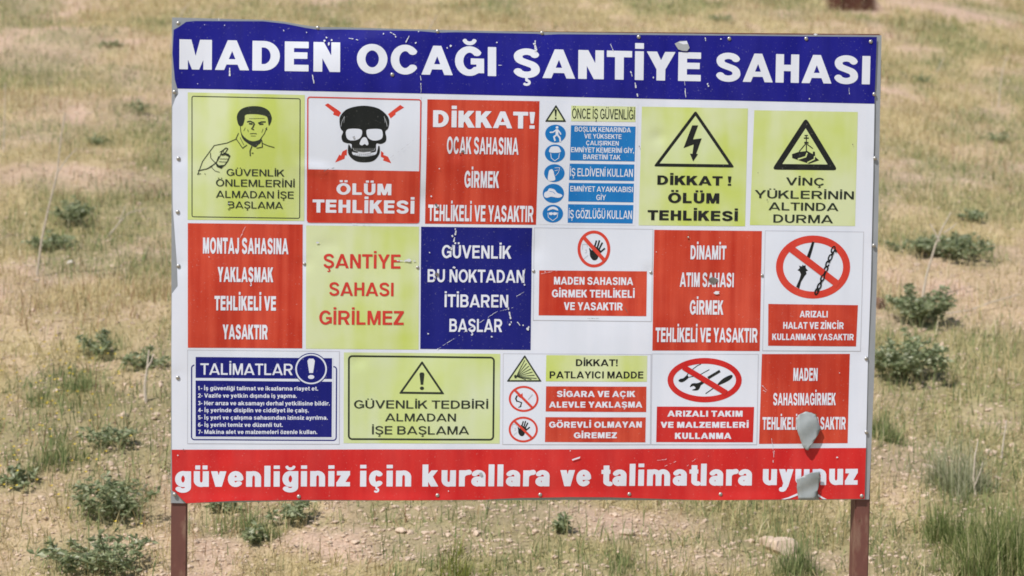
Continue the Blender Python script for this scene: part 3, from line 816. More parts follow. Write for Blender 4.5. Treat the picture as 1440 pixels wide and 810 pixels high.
n = notice('yellow notice with an electric bolt in a black triangle', [(902, 150), (1051, 152.5), (1047, 318), (897.5, 316.7)], 'yellow')
letters(n, [('DİKKAT !', 923.7, 1027.5, 247.2, 260.3), ('ÖLÜM', 938.7, 1010.5, 271.2, 285.6), ('TEHLİKESİ', 910, 1036.7, 296, 310)], 'black', .265)
def bolt(p):
    tri(p, (977.3, 155.5), (918.3, 234), (1032, 235.6), 4.4, 'black', 'pale')
    z = Zm(890, 30, 4)
    p.poly(z([(330, 585), (363, 585), (334, 664), (383, 658), (352, 745), (362, 747), (335, 788), (317, 744), (331, 745), (338, 692), (281, 713)]), 'black', 3)
flat('warning_triangle', n, bolt)

n = notice('yellow notice with a hanging crane load in a black triangle', [(1060, 155), (1205.7, 157.5), (1201.7, 317.7), (1053.7, 316.3)], 'yellow')
letters(n, [('VİNÇ', 1104.5, 1157.5, 249.7, 260.6), ('YÜKLERİNİN', 1060.5, 1200, 268, 279.3), ('ALTINDA', 1080, 1178.2, 284.8, 295.9), ('DURMA', 1086.7, 1170.5, 301.8, 313.2)], 'olive', .185)
def load(p):
    tri(p, (1132.3, 165.3), (1084.6, 238.5), (1177.2, 239.4), 8.2, 'black', 'pale')
    z = Zm(1080, 160, 9.53); S = lambda pts, w, m='black', l=3: p.stroke(z(pts), w/9.53*.00302, m, l)
    p.poly(z([(312, 540), (395, 512), (515, 497), (590, 540), (592, 505), (618, 508), (622, 575), (675, 622), (540, 668), (315, 592)]), 'black', 3)
    S([(390, 608), (495, 575), (514, 522)], 18, 'pale', 3.6); S([(515, 655), (608, 608), (614, 565)], 16, 'pale', 3.6)
    S([(502, 282), (505, 400)], 14); S([(478, 290), (526, 290)], 12); S([(470, 325), (537, 325)], 16); S([(476, 385), (532, 388)], 22)
    S([(494, 400), (405, 508)], 12); S([(504, 400), (504, 505)], 14); S([(516, 408), (590, 465)], 12)
flat('warning_triangle', n, load)

# --- row 2
n = notice('red notice at the left edge beginning MONTAJ', [(264.2, 313.7), (425.7, 315.5), (425, 489.6), (264.2, 488.8)], 'red')
letters(n, [('MONTAJ SAHASINA', 285.5, 405.5, 334.5, 356.9), ('YAKLAŞMAK', 306.2, 384.2, 375.5, 396.4), ('TEHLİKELİ VE', 301.7, 388, 416, 436.4), ('YASAKTIR', 313.2, 376.2, 456.3, 476.9)], 'letter', .27)
n = notice('yellow notice with large red lettering', [(430.6, 317), (589.2, 318.6), (588.5, 491.5), (430, 490)], 'yellow')
letters(n, [('ŞANTİYE', 455, 563, 357.3, 377.2), ('SAHASI', 463, 553.2, 397, 416), ('GİRİLMEZ', 448.7, 567.5, 436.7, 456.4)], 'redletter', .21)
n = notice('navy blue scratched notice with white lettering', [(592, 318.7), (748, 320.2), (745.7, 491.9), (590.7, 490.5)], 'navy')
letters(n, [('GÜVENLİK', 621.2, 718.7, 345, 363.2), ('BU NOKTADAN', 601.2, 737, 379, 397), ('İTİBAREN', 625, 714.2, 414, 431.9), ('BAŞLAR', 631.7, 705.7, 448.2, 466.4)], 'letter', .21)

def ring(p, u, v, rx, ry, t, a, b, w, mat='ringred', lay=2):
    p.ellipse(u, v, rx, ry, mat, lay, (rx-t, ry-t)); p.pxstroke([a, b], w, mat, lay+1.6)
def hand(p, z, k, lay=2):
    S = lambda pts, w: p.stroke(z(pts), w/k*.00302, 'black', lay)
    p.blob(z([(365, 400), (390, 415), (425, 440), (452, 350), (480, 372), (522, 392), (575, 440), (585, 470), (560, 520), (540, 545), (520, 600), (480, 626), (430, 615), (385, 550), (378, 470)]), 'black', lay)
    for q in ([(470, 375), (486, 320), (502, 262)], [(518, 395), (540, 320), (557, 258)], [(552, 420), (580, 360), (612, 300)], [(570, 480), (610, 445), (658, 405)]): S(q, 30)
    for q in ([(245, 430), (245, 335), (330, 330), (332, 380)], [(288, 440), (322, 432), (318, 482), (290, 488)], [(270, 600), (350, 530)]): p.stroke(z(q), 8/k*.00302, 'hair', lay)
n = notice('white notice with a black hand under a red prohibition ring', [(750.7, 319.8), (918, 322), (916, 452), (749, 450.4)], 'cell')
hairline(n, [(750.7, 319.8), (918, 322), (916, 452), (749, 450.4)])
flat('pictogram', n, lambda p: hand(p, Zm(800, 318, 13.07), 13.07))
flat('prohibition_ring', n, lambda p: ring(p, 834.8, 350, 23.1, 26, 4.2, (819.5, 332.5), (850.5, 367), 5.2))
c = caption(n, [(758, 380), (909.4, 381.4), (908.3, 444.4), (757, 443.2)], 'red')
letters(c, [('MADEN SAHASINA', 778.7, 890, 389.5, 400.3), ('GİRMEK TEHLİKELİ', 775.7, 892, 407.4, 418.2), ('VE YASAKTIR', 792.5, 875, 425, 435.9)], 'letter', .25)

n = notice('red notice with a rust streak beginning DİNAMİT', [(919.5, 323), (1070.7, 324.7), (1067.5, 493.3), (916.7, 492.6)], 'red')
letters(n, [('DİNAMİT', 970.5, 1020.7, 345, 364.7), ('ATIM SAHASI', 955.5, 1031.2, 383.2, 403.4), ('GİRMEK', 969.5, 1016.7, 422, 442.2), ('TEHLİKELİ VE YASAKTIR', 921.2, 1064.2, 460.7, 481)], 'letter', .25)

n = notice('white notice with broken rope and chain in a red ring', [(1075, 323.9), (1214.2, 325.7), (1210, 494), (1071.2, 493)], 'cell')
hairline(n, [(1075, 323.9), (1214.2, 325.7), (1210, 494), (1071.2, 493)])
def rope(p):
    z = Zm(1080, 320, 7.715); S = lambda pts, w, l=2, t=1.0: p.stroke(z(pts), w/7.715*.00302, 'black', l, t)
    S([(486, 150), (462, 230), (430, 325)], 27, 2, 1.5)
    p.poly(z([(400, 405), (378, 412), (372, 398), (360, 420), (330, 412), (338, 438), (312, 460), (336, 472), (350, 505), (336, 555), (298, 640), (332, 662), (352, 588), (392, 522), (412, 500), (405, 472), (428, 465), (405, 440)]), 'black', 2)
    def lk(cx, cy, an, gap=0):
        pts = []
        for k in range(0, 13-gap):
            t = 2*math.pi*k/12; ex, ey = 17*math.cos(t), 36*math.sin(t); c, s = math.cos(an), math.sin(an)
            pts.append((cx+ex*c-ey*s, cy+ex*s+ey*c))
        S(pts, 16)
    for cx, cy, g in ((700, 238, 0), (668, 325, 0), (640, 392, 4), (622, 450, 0), (585, 545, 0), (548, 635, 0), (522, 690, 0)): lk(cx, cy, .38, g)
    for a, b in (((702, 262), (682, 300)), ((662, 345), (650, 380)), ((618, 470), (598, 520)), ((578, 565), (558, 610)), ((545, 655), (528, 690)), ((715, 235), (735, 262))): S([a, b], 24)
flat('pictogram', n, rope)
flat('prohibition_ring', n, lambda p: ring(p, 1142.5, 375.3, 52.3, 44.4, 10, (1109, 347.5), (1178, 400), 10))
c = caption(n, [(1079.5, 427), (1205.9, 428.9), (1203.4, 487), (1079.2, 485.8)], 'red')
letters(c, [('ARIZALI', 1123.7, 1163.2, 436.8, 446), ('HALAT VE ZİNCİR', 1100.5, 1185.7, 452.6, 462.2), ('KULLANMAK YASAKTIR', 1085, 1200, 469, 478)], 'letter', .25)

# --- row 3
n = notice('white notice with seven numbered blue instructions', [(263.4, 491.6), (477.5, 493.6), (477.2, 624.6), (263.2, 624)], 'cell')
hairline(n, [(263.4, 491.6), (477.5, 493.6), (477.2, 624.6), (263.2, 624)])
flat('border', n, lambda p: p.frame([(268.6, 512.5), (474, 514.5), (473.4, 619.8), (268.4, 619)], 1.7, 'navy', 1.6, 5))
flat('caption_box', n, lambda p: (p.pxpoly([(273.4, 500), (468.6, 502), (468, 616), (273.2, 615.4)], 'cell', 2.2), p.pxpoly([(275.1, 501.7), (466.9, 503.3), (466.7, 532.6), (275, 531.3)], 'navy', 2.6), p.pxpoly([(275, 535), (466.7, 536.4), (466.2, 614.4), (275, 613.8)], 'navy', 2.6)))
def mark(p):
    p.ellipse(437.3, 518.6, 23.6, 22.6, 'navy', 2.8); p.ellipse(437.3, 518.6, 22.2, 21.3, 'cell', 3); p.ellipse(437.3, 518.6, 20, 19.2, 'navy', 3.4); bang(p, 437.4, 504, 532.6, 10.5, 'letter', 3.9)
flat('exclamation_disc', n, mark)
lines = [('1- İş güvenliği talimat ve ikazlarına riayet et.', 278.4, 447.2, 542.9, 548.7), ('2- Vazife ve yetkin dışında iş yapma.', 278.4, 417.3, 553.2, 559), ('3- Her arıza ve aksamayı derhal yetkilisine bildir.', 278.4, 463.5, 563.8, 569.7),
         ('4- İş yerinde disiplin ve ciddiyet ile çalış.', 278.4, 434, 573.7, 579.5), ('5- İş yeri ve çalışma sahasından izinsiz ayrılma.', 278.4, 460.6, 584, 589.8), ('6- İş yerini temiz ve düzenli tut.', 278.4, 397.4, 594.2, 600), ('7- Makina alet ve malzemeleri özenle kullan.', 278.4, 446, 604.2, 610)]
letters(n, [('TALİMATLAR', 281.8, 411.5, 511, 527)], 'letter', .185)
letters(n, lines, 'letter', .22, None, 3, 28)

n = notice('pale yellow notice with dark green border and exclamation triangle', [(483.5, 495.3), (703, 497.2), (702, 623.3), (483, 622.9)], 'pale')
flat('border', n, lambda p: p.frame([(489.2, 499.2), (695.4, 501.2), (694.2, 619), (489, 618.4)], 2.5, 'olive', 1.8, 6))
letters(n, [('GÜVENLİK TEDBİRİ', 497.6, 685.8, 562.6, 574), ('ALMADAN', 541.3, 640.6, 581, 592), ('İŞE BAŞLAMA', 522.9, 659.2, 598.8, 610.4)], 'olive', .175)
def pic(p): tri(p, (593.3, 507), (560.5, 553.3), (624.8, 553.9), 2.9, 'olive', 'pale'); bang(p, 593, 523.4, 548, 7, 'olive')
flat('warning_triangle', n, pic)

n = notice('white notice warning of explosives with three small symbols', [(706.8, 496.6), (915.2, 497.8), (914, 625), (705.8, 624.6)], 'cell')
hairline(n, [(706.8, 496.6), (915.2, 497.8), (914, 625), (705.8, 624.6)])
def blast(p):
    tri(p, (737.4, 498.6), (711.8, 536.2), (761.3, 536.2), 2.2, 'olive', 'pale')
    z = Zm(700, 495, 6.23)
    for q in ((232, 70), (248, 96), (268, 120), (285, 145), (300, 172), (318, 200), (335, 228), (240, 238), (290, 236), (205, 118), (185, 160)): p.stroke(z([(158, 212), q]), 3/6.23*.00302, 'olive', 3, 2.2)
    p.poly(z([(138, 205), (150, 195), (165, 208), (160, 226), (145, 228)]), 'olive', 3)
flat('warning_triangle', n, blast)
def flame(p):
    z = Zm(700, 495, 6.23); S = lambda pts, w, m='black', t=1: p.stroke(z(pts), w/6.23*.00302, m, 2, t)
    S([(165, 378), (153, 405), (166, 432)], 13); S([(164, 425), (205, 440), (190, 480)], 9); S([(176, 482), (204, 468)], 7)
    p.poly(z([(165, 350), (185, 380), (212, 355), (216, 398), (192, 398), (170, 380)]), 'ringred', 2); S([(262, 412), (300, 368)], 9, 'hair')
flat('pictogram', n, flame)['label'] = 'struck match and cigarette under a red bar'
flat('prohibition_ring', n, lambda p: ring(p, 735.7, 560.3, 20.9, 18.3, 2.9, (722.8, 547.5), (748.5, 573.2), 3.2))
def hand2(p):
    zb = Zm(700, 495, 6.23)
    hand(p, lambda pts: zb([(200+(a-450)*.365, 688+(c-480)*.36-8) for a, c in pts]), 6.23/.365)
flat('pictogram', n, hand2)['label'] = 'small black hand under a red bar'
flat('prohibition_ring', n, lambda p: ring(p, 735.1, 603.3, 20.5, 18.1, 2.9, (722, 590.7), (748, 616), 3.2))
c = caption(n, [(767.7, 499), (909.6, 499.8), (909, 536.4), (766.8, 535.7)], 'yellow', label='pale yellow caption with black lettering')
letters(c, [('DİKKAT!', 809.2, 867.9, 504.8, 514.4), ('PATLAYICI MADDE', 772.2, 904, 521.8, 531.6)], 'black', .22)
c = caption(n, [(767.2, 542.7), (908.4, 543.3), (908, 579), (766.6, 578)], 'red')
letters(c, [('SİGARA VE AÇIK', 782.5, 892.7, 549.2, 557.7), ('ALEVLE YAKLAŞMA', 771.3, 902.6, 564.2, 572.6)], 'letter', .27)
c = caption(n, [(766.3, 585.9), (907.4, 586.4), (906.8, 621.5), (765.5, 620.8)], 'red')
letters(c, [('GÖREVLİ OLMAYAN', 771.3, 901.7, 592.2, 600.7), ('GİREMEZ', 806, 866.5, 607.2, 615.5)], 'letter', .27)

n = notice('white notice with tools in an oval red ring', [(916, 497), (1066, 497.6), (1063.6, 625), (914.6, 625)], 'white')
hairline(n, [(916, 497), (1066, 497.6), (1063.6, 625), (914.6, 625)])
def tools(p):
    z = Zm(930, 495, 10.8); S = lambda pts, w, t=1: p.stroke(z(pts), w/10.8*.00302, 'black', 2, t)
    S([(597, 178), (540, 205), (465, 262)], 11); S([(430, 290), (405, 318), (382, 352)], 13); S([(722, 262), (590, 335)], 11); S([(500, 362), (445, 372), (390, 385)], 12)
    p.blob(z([(385, 348), (403, 390), (340, 442), (290, 455), (253, 432), (280, 405), (330, 392)]), 'black', 2)
    S([(882, 283), (700, 392)], 42); S([(640, 440), (570, 490)], 46)
    p.blob(z([(605, 448), (592, 502), (550, 572), (470, 578), (468, 566), (512, 545), (482, 510), (428, 527), (445, 487), (478, 470), (540, 468)]), 'black', 2)
    p.blob(z([(842, 488), (930, 398), (1048, 343), (1072, 370), (1012, 430), (880, 492)]), 'black', 2); S([(785, 542), (662, 628)], 13)
flat('pictogram', n, tools)
flat('prohibition_ring', n, lambda p: ring(p, 990.2, 534.2, 52.1, 31.2, 8.2, (960.5, 516), (1020.5, 552.2), 8, 'crimson'))
c = caption(n, [(923.1, 571.3), (1059.6, 571.8), (1057.8, 621.4), (922, 621.2)], 'crimson')
letters(c, [('ARIZALI TAKIM', 937.8, 1043.3, 577, 585.4), ('VE MALZEMELERİ', 928.3, 1051.8, 592.7, 601), ('KULLANMA', 948.4, 1027.5, 608, 616.6)], 'letter', .28)

n = notice('red notice torn open at its lower edge beginning MADEN', [(1070.7, 497.5), (1194.8, 497.4), (1191.6, 623), (1066.5, 623.7)], 'red')
letters(n, [('MADEN', 1114.9, 1149.1, 517.2, 535.2), ('SAHASINAGİRMEK', 1086.5, 1175, 552.3, 569.5), ('TEHLİKELİ VE YASAKTIR', 1071.2, 1188.8, 586, 603.7)], 'letter', .25)

# --- torn tongues of the backing, curled out of the face
def flap(px, hinge_v, tip_v, h0, h1, name_label):
    rr = random.Random(len(px)); rag = []
    for (u0, v0), (u1, v1) in zip(px, px[1:]+px[:1]):
        for k in range(3):
            t = k/3; j = 0 if k == 0 else .55
            rag.append((u0+(u1-u0)*t+rr.uniform(-j, j), v0+(v1-v0)*t+rr.uniform(-j, j)))
    bm = bmesh.new(); pts = [P(*q) for q in rag]
    vs = [bm.verts.new((x, 0, z)) for x, z in pts]; bm.faces.new(vs)
    zt = P(px[0][0], hinge_v)[1]; zb = P(px[0][0], tip_v)[1]
    for k in range(1, 12):
        bmesh.ops.bisect_plane(bm, geom=bm.verts[:]+bm.edges[:]+bm.faces[:], plane_co=(0, 0, zb+(zt-zb)*k/12), plane_no=(0, 0, 1), dist=1e-6)
    xm = sum(p[0] for p in pts)/len(pts)
    for k in (-2, -1, 0, 1, 2):
        bmesh.ops.bisect_plane(bm, geom=bm.verts[:]+bm.edges[:]+bm.faces[:], plane_co=(xm+k*.017, 0, 0), plane_no=(1, 0, 0), dist=1e-6)
    for v in bm.verts:
        t = min(max((zt-v.co.z)/(zt-zb), 0), 1)
        h = h0+(h1-h0)*math.sin(t*1.9)/1.0+1.2*(v.co.x-xm)**2+.003*math.sin(40*v.co.x+9*t)-.10*abs(v.co.x-xm-.006)+.004
        q = np.array([v.co.x, 0, v.co.z+SIGN_Z]); k = 1-h/np.linalg.norm(CAM-q)
        q = CAM+(q-CAM)*k; v.co = q.tolist()
    bmesh.ops.recalc_face_normals(bm, faces=bm.faces[:])
    g = bmesh.ops.solidify(bm, geom=bm.faces[:], thickness=.0015)
    for f in bm.faces: f.smooth = True
    me = bpy.data.meshes.new('torn_flap'); bm.to_mesh(me); bm.free()
    o = link('torn_flap', me, MT['back'], board); o['label'] = name_label
z5 = lambda pts: [(900+a/4.235, 480+c/4.235) for a, c in pts]
z8 = lambda pts: [(890+a/4, 608+c/4) for a, c in pts]
flap(z5([(927, 470), (945, 437), (985, 418), (1020, 424), (1045, 436), (1056, 470), (1078, 522), (1052, 568), (1030, 606), (1002, 648), (988, 646), (972, 630), (955, 588), (938, 535)]), 578, 634, .019, .030, 'pointed grey tongue torn out of the red notice')
flap(z8([(920, 263), (960, 243), (1002, 226), (1050, 220), (1056, 258), (1045, 305), (1032, 345), (1032, 374), (930, 374), (924, 330)]), 662, 702, .034, .026, 'grey torn patch over the footer lettering')
# white broken vinyl lips round the tears
for q, mt in ((z5([(925, 476), (943, 433), (986, 414), (1046, 431), (1058, 470), (1045, 470), (1030, 440), (985, 428), (950, 445), (935, 480)]), 'rust'),
              (z8([(830, 373), (870, 362), (920, 340), (926, 350), (880, 368), (850, 374)]), 'letter'), (z8([(1036, 344), (1060, 360), (1086, 373), (1066, 373), (1036, 356)]), 'letter'),
              (z8([(918, 262), (960, 238), (1002, 222), (1052, 216), (1052, 224), (1000, 234), (930, 266)]), 'letter')):
    lip = Print(); lip.pxpoly(q, mt, 3.6); lip.build('torn_edge', board)

# --- rivets
bm = bmesh.new(); bmesh.ops.create_uvsphere(bm, u_segments=14, v_segments=8, radius=.0088)
for v in bm.verts: v.co = Vector((v.co.x, -max(v.co.z, -.002)*.62, v.co.y))
for f in bm.faces: f.smooth = True
rv = bpy.data.meshes.new('rivet'); bm.to_mesh(rv); bm.free(); rv.materials.append(MT['rivet'])
for u, v in RIVETS:
    x, z = P(u, v); o = bpy.data.objects.new('rivet', rv); COL.objects.link(o); o.parent = board
    o.location = (x, -float(bend(x, z))-.0012, z+SIGN_Z)
    if 300 < u < 1200 and 300 < v < 500: o.scale = (.8, .8, .8)

# --- scratches and scuffs: chipped ink with shapes of their own
sc = Print()
R = random.Random(5)
def chip(u, v, r, mat='scratch', k=9, el=1.0):
    a0 = R.random()*6.28; r *= .8
    sc.pxpoly([(u+r*R.uniform(.35, 1.2)*math.cos(a0+6.2832*i/k)*el, v+r*R.uniform(.5, 1.15)*math.sin(a0+6.2832*i/k)) for i in range(k)], mat, 4)
def scr(pts, w, mat='scratch'):
    """a scratch broken into short uneven dashes"""
    for (x0, y0), (x1, y1) in zip(pts, pts[1:]):
        L = math.hypot(x1-x0, y1-y0); n = max(2, int(L/3.2))
        for i in range(n):
            if R.random() < .22: continue
            p = [(x0+(x1-x0)*t+R.uniform(-.35, .35), y0+(y1-y0)*t+R.uniform(-.35, .35)) for t in (i/n, min(1, (i+R.uniform(.8, 1.1))/n))]
            sc.pxstroke(p, w*R.uniform(.35, .85), mat, 4, R.uniform(.5, 1.3))
for q, w in (([(892, 116), (894, 128), (896.5, 140)], 3.4), ([(886, 100), (889, 112)], 2), ([(590.5, 100), (591, 128), (590.5, 139)], 1.1), ([(962, 114), (963.5, 137)], 1.3), ([(323, 96), (323, 107)], 2.6),
             ([(439, 106), (441.5, 118)], 2.2), ([(308, 26), (309, 38)], 2.2), ([(1193, 120), (1193.5, 133)], 1.1), ([(752, 57), (752, 73)], 2.6), ([(754, 62), (753, 74)], 1.6), ([(858, 62), (862, 72)], 1.3), ([(991, 53), (992, 58)], 1.6),
             ([(614, 491), (655, 465), (700, 437)], .9), ([(700, 438), (722, 432)], .6), ([(723, 418), (737, 410)], .8), ([(714, 432), (717, 445), (719, 458)], 3), ([(634, 352), (638, 340), (641, 324)], 2.6), ([(738, 378), (733, 398)], 1.2),
             ([(495, 314), (520, 316)], .8), ([(338, 334), (345, 318)], .9), ([(558, 366), (574, 368), (588, 366)], 2.2), ([(1072, 548), (1080, 553)], 1), ([(1070, 541), (1078, 549)], .8), ([(1086, 650), (1088, 632)], 1), ([(923, 647), (937, 645)], 1), ([(934, 655), (950, 648)], .7),
             ([(965, 655), (980, 642)], .6), ([(1084, 616), (1087, 640)], .9), ([(760, 385), (790, 379)], .6), ([(700, 92), (712, 92.5)], 1), ([(490, 54), (504, 57)], 1.4), ([(548, 46), (556, 50)], 1.5), ([(575, 51), (570, 60)], 2), ([(742, 455), (744, 468)], 3), ([(727, 452), (731, 458)], 2)):
    scr(q, w)
for u, v, r, e in ((456, 58, 2.6, 1), (459, 53, 1.8, 1), (462, 62, 3.2, .7), (466, 57, 2, 1), (399, 43.5, 1.6, 1), (431, 46, 1.3, 1), (316, 36, 1.4, 1), (288, 35, 1, 1), (278, 118, 1, 1), (633, 65, 2.6, 1), (628, 68, 1.6, 1), (698, 60, 1.4, 1), (588, 45, 1.4, 1), (539, 48, 1.6, 1), (556, 52, 1.6, 1),
                   (584, 61, 2, .8), (750, 62, 2.6, .7), (754, 70, 2.4, .7), (918, 109, 2.2, .8), (994, 118, 2.2, .7), (995, 121, 1.6, 1), (1137, 139, 1.3, 1), (1013, 55, 1.2, 1), (1146, 48.5, 2, 2), (636, 332, 3, .8), (632, 348, 2.6, 1), (640, 322, 2, .8), (604, 355, 1.4, 1), (602, 469, 1.7, 1.1), (638, 376, 2.2, 1.2), (742, 462, 3, 1),
                   (737, 400, 1.7, 1.3), (735, 457, 1.5, 1), (447, 341, 2.2, 1.6), (574, 366, 3, 2.4), (716, 456, 2.4, .8), (691, 473, 2, 1), (672, 352, 1.2, 1), (294, 361, 1.2, 1), (606, 276, 1.6, 1), (617, 237, 1.2, 1), (922, 354, 1, 1), (1007, 411, 3.2, 2), (766, 382, 1.2, 1), (1180, 524, 1.1, 1), (250, 640, 1.3, 1), (630, 690, 1.2, 1), (1176, 643, 1.5, 1.6), (801, 633, 1.1, 1)):
    chip(u, v, r, el=e)
for u, v, r, e, m in ((650, 213, 3.2, 1, 'scuff'), (646, 216, 2, 1, 'scuff'), (613, 288, 3, 1, 'scuff'), (616, 292, 2, 1.3, 'scuff'), (614, 386, 4, .9, 'scuff'), (611, 392, 2.2, .8, 'scuff'), (1003, 394, 6, 1.6, 'scuff'), (676, 666, 3.6, 1, 'grey'), (1198, 203, 1.6, .6, 'scuff'), (1065, 243, 1, 1, 'scuff'), (1078, 281, 1.8, .6, 'scuff'),
                      (898, 206, 2, .6, 'scuff'), (497, 193, 2.2, 1.1, 'grey'), (498, 192, 1, .6, 'scuff'), (258, 632, 1.5, .8, 'scuff'), (967, 333.5, 2.8, .9, 'rust'), (967, 333, 1.3, 1, 'letter'), (320.5, 291, 3.2, .9, 'yellow'), (322, 286, 1.6, .8, 'letter')):
    chip(u, v, r, m, 8, e)
scr([(967.5, 336), (968.3, 341)], 1.2, 'rust'); scr([(967.8, 325), (967.4, 331)], .8, 'rust')
scr([(1006, 355), (1006, 340)], .6, 'rust'); scr([(877, 431), (884, 442)], 1, 'scuff'); scr([(455, 241), (462, 237), (470, 236)], 1.4, 'scuff'); scr([(548, 222), (584, 195)], .5, 'hair'); scr([(825, 447.5), (841, 447.7)], .9, 'scuff')
# the torn pale patch above the title
sc.poly(Zm(890, 30, 4)([(232, 126), (262, 111), (300, 110), (309, 130), (316, 150), (302, 168), (275, 166), (252, 158)]), 'grey', 4); sc.poly(Zm(890, 30, 4)([(250, 118), (300, 111), (306, 128), (280, 130)]), 'letter', 4.2)
sc.pxpoly([(803, 645), (815, 641)] + [(814, 643.5), (804, 646.8)], 'letter', 4)
scm = sc.build('scratches', board); scm['kind'] = 'stuff'
print('sign done')

# ------------------------------------------------------------------ GROUND
def spots(lst):
    out = []
    for u, v, rx, ry, a in lst:
        x, y, t = pix_ground(u, v); k = px_per_m(t)
        # ry in pixels is foreshortened: turn it into metres along the slope
        yy = pix_ground(u, v-ry)[1]-y
        out.append((x, y, rx/k, max(abs(yy), .15), a))
    return out
BARE = spots([(150, 255, 200, 22, .8), (60, 60, 110, 26, .9), (230, 60, 60, 14, .5), (1340, 14, 110, 12, 1), (1205, 8, 50, 10, .9), (560, 765, 250, 30, 1), (820, 735, 220, 30, 1), (400, 735, 90, 16, .6),
              (1160, 790, 90, 24, .9), (1400, 590, 55, 28, .8), (1260, 455, 40, 18, .8), (1340, 430, 50, 18, .4), (160, 705, 45, 14, .7), (20, 790, 60, 20, .6), (150, 515, 60, 8, .5), (1290, 640, 50, 25, .3), (1040, 770, 60, 20, .5), (200, 440, 50, 14, .4), (620, 45, 200, 8, .3), (1400, 130, 60, 12, .4), (640, 720, 140, 14, .9), (1000, 790, 120, 20, .8)])
LUSH = spots([(90, 540, 80, 20, .8), (60, 620, 80, 40, .7), (150, 690, 70, 35, .6), (120, 780, 90, 25, .5), (70, 330, 90, 30, .45), (200, 310, 60, 40, .4), (1400, 730, 70, 70, .9), (1330, 690, 60, 60, .5), (1130, 750, 40, 40, .5), (1330, 350, 110, 20, .5), (1290, 590, 60, 20, .6), (330, 740, 80, 25, .6), (470, 740, 40, 15, .4),
              (640, 795, 90, 22, .7), (880, 775, 120, 25, .5), (800, 740, 30, 20, .5), (930, 760, 60, 25, .4), (150, 110, 90, 18, .45), (350, 20, 140, 10, .3), (1260, 110, 50, 25, .35), (1400, 190, 60, 25, .3), (1290, 260, 90, 25, .35), (100, 190, 110, 20, .5), (1390, 15, 60, 10, .5), (730, 790, 60, 20, .4)])
SHRUBS = [
    (1296, 458, 108, 66, 'rounded dark green shrub right of the board with a bleached stalk leaning over it'),
    (1276, 536, 128, 72, 'broad blue green shrub touching the right edge of the board'),
    (1342, 364, 112, 40, 'low spreading grey green shrub behind the leaning stalk'),
    (1282, 358, 70, 28, 'thin low green plant between the board and the spreading shrub'),
    (1370, 312, 46, 20, 'small grey green plant above the tip of the leaning stalk'),
    (137, 500, 66, 40, 'compact grey green shrub alone left of the board'),
    (203, 520, 62, 36, 'grey green plant round an upright dead stem beside the board'),
    (154, 634, 76, 52, 'leafy shrub with a thin stem beside the yellow flowers'),
    (160, 730, 115, 82, 'tall loose green shrub left of the left post'),
    (28, 684, 62, 30, 'low dark green plant at the left edge of the view'),
    (128, 812, 170, 80, 'largest grey green plant in the bottom left corner'),
    (98, 318, 88, 38, 'blurred grey green plant round the tall pale stalk'),
    (75, 352, 80, 28, 'flat green plant just below the one at the tall pale stalk'),
    (196, 160, 54, 22, 'dark green plant beside the upper left corner of the board'),
    (135, 203, 40, 16, 'small dark green plant on pale soil uphill on the left'),
    (152, 66, 46, 12, 'distant dark green plant at the top left below bare earth'),
    (1012, 30, 36, 14, 'lone distant green plant above the board'),
    (1400, 200, 60, 18, 'faint grey green plant uphill at the right edge'),
    (1300, 116, 30, 12, 'small distant plant uphill right of the title band'),
    (412, 735, 62, 44, 'dark green shrub just below the red bottom band'),
    (310, 718, 44, 28, 'small dark plant below the band near the left post'),
    (362, 768, 42, 36, 'green weed standing in bare soil right of the left post'),
    (790, 752, 26, 34, 'small upright green weed below the middle of the board')]
SHRUBLUSH = spots([(u, v-h*.2, w*.62, h*.40, .75) for u, v, w, h, _ in SHRUBS])
def cover(x, y, L, seed):
    s = np.zeros_like(x)
    for cx, cy, rx, ry, a in L:
        d = np.sqrt(((x-cx)/rx)**2+((y-cy)/ry)**2)+.5*(fbm(x/.35, y/.5, seed, 2)-.5)
        s = np.maximum(s, a*sstep(1.25, .45, d))
    return s
def bare_at(x, y):
    n = fbm(x/1.6, y/2.6, 31, 3); n2 = fbm(x/.33, y/.45, 37, 2)
    b = .9*sstep(.46, .66, n)*.72+.55*sstep(.52, .75, n2)
    return np.clip(np.maximum(b*.8, cover(x, y, BARE, 5)*1.1+.25*(n2-.5)), 0, 1)
def lush_at(x, y):
    n = fbm(x/1.3, y/2.2, 41, 3)
    return np.clip(np.maximum(  .72*sstep(.45, .68, n), cover(x, y, LUSH+SHRUBLUSH, 6)), 0, 1)

def axis(a, b, step, far_lo, far_hi):
    c = list(np.arange(a, b, step)); s = step; v = b
    while v < far_hi: c.append(v); s *= 1.35; v += s
    s = step; v = a-step; lo = []
    while v > far_lo: lo.append(v); s *= 1.35; v -= s
    return np.array(lo[::-1]+c)
gx = axis(-7, 11, .05, -700, 700)
gy = [1.2]
while gy[-1] < 38: gy.append(gy[-1]+.045*(1+max(0, gy[-1]-4)*.05))
s = gy[-1]-gy[-2]
while gy[-1] < 1500: s *= 1.3; gy.append(gy[-1]+s)
lo = [1.15]; s = .05
while lo[-1] > -300: s *= 1.3; lo.append(lo[-1]-s)
gy = np.array(lo[::-1]+gy)
X, Y = np.meshgrid(gx, gy)
Zg = terrain_fine(X, Y)
near = sstep(60, 40, np.abs(X))*sstep(60, 45, Y)*sstep(-30, -20, Y)
Zg = np.where(near > .01, Zg, terrain(X, Y))
nx_, ny_ = len(gx), len(gy)
idx = np.arange(nx_*ny_).reshape(ny_, nx_)
q = np.stack([idx[:-1, :-1], idx[:-1, 1:], idx[1:, 1:], idx[1:, :-1]], -1).reshape(-1, 4)
def redearth(x, y): return sstep(1.2, .8, np.abs(x-BANK[0])/.42)*sstep(-.25, -.02, y-BANK[1])*sstep(.6, .3, y-BANK[1])
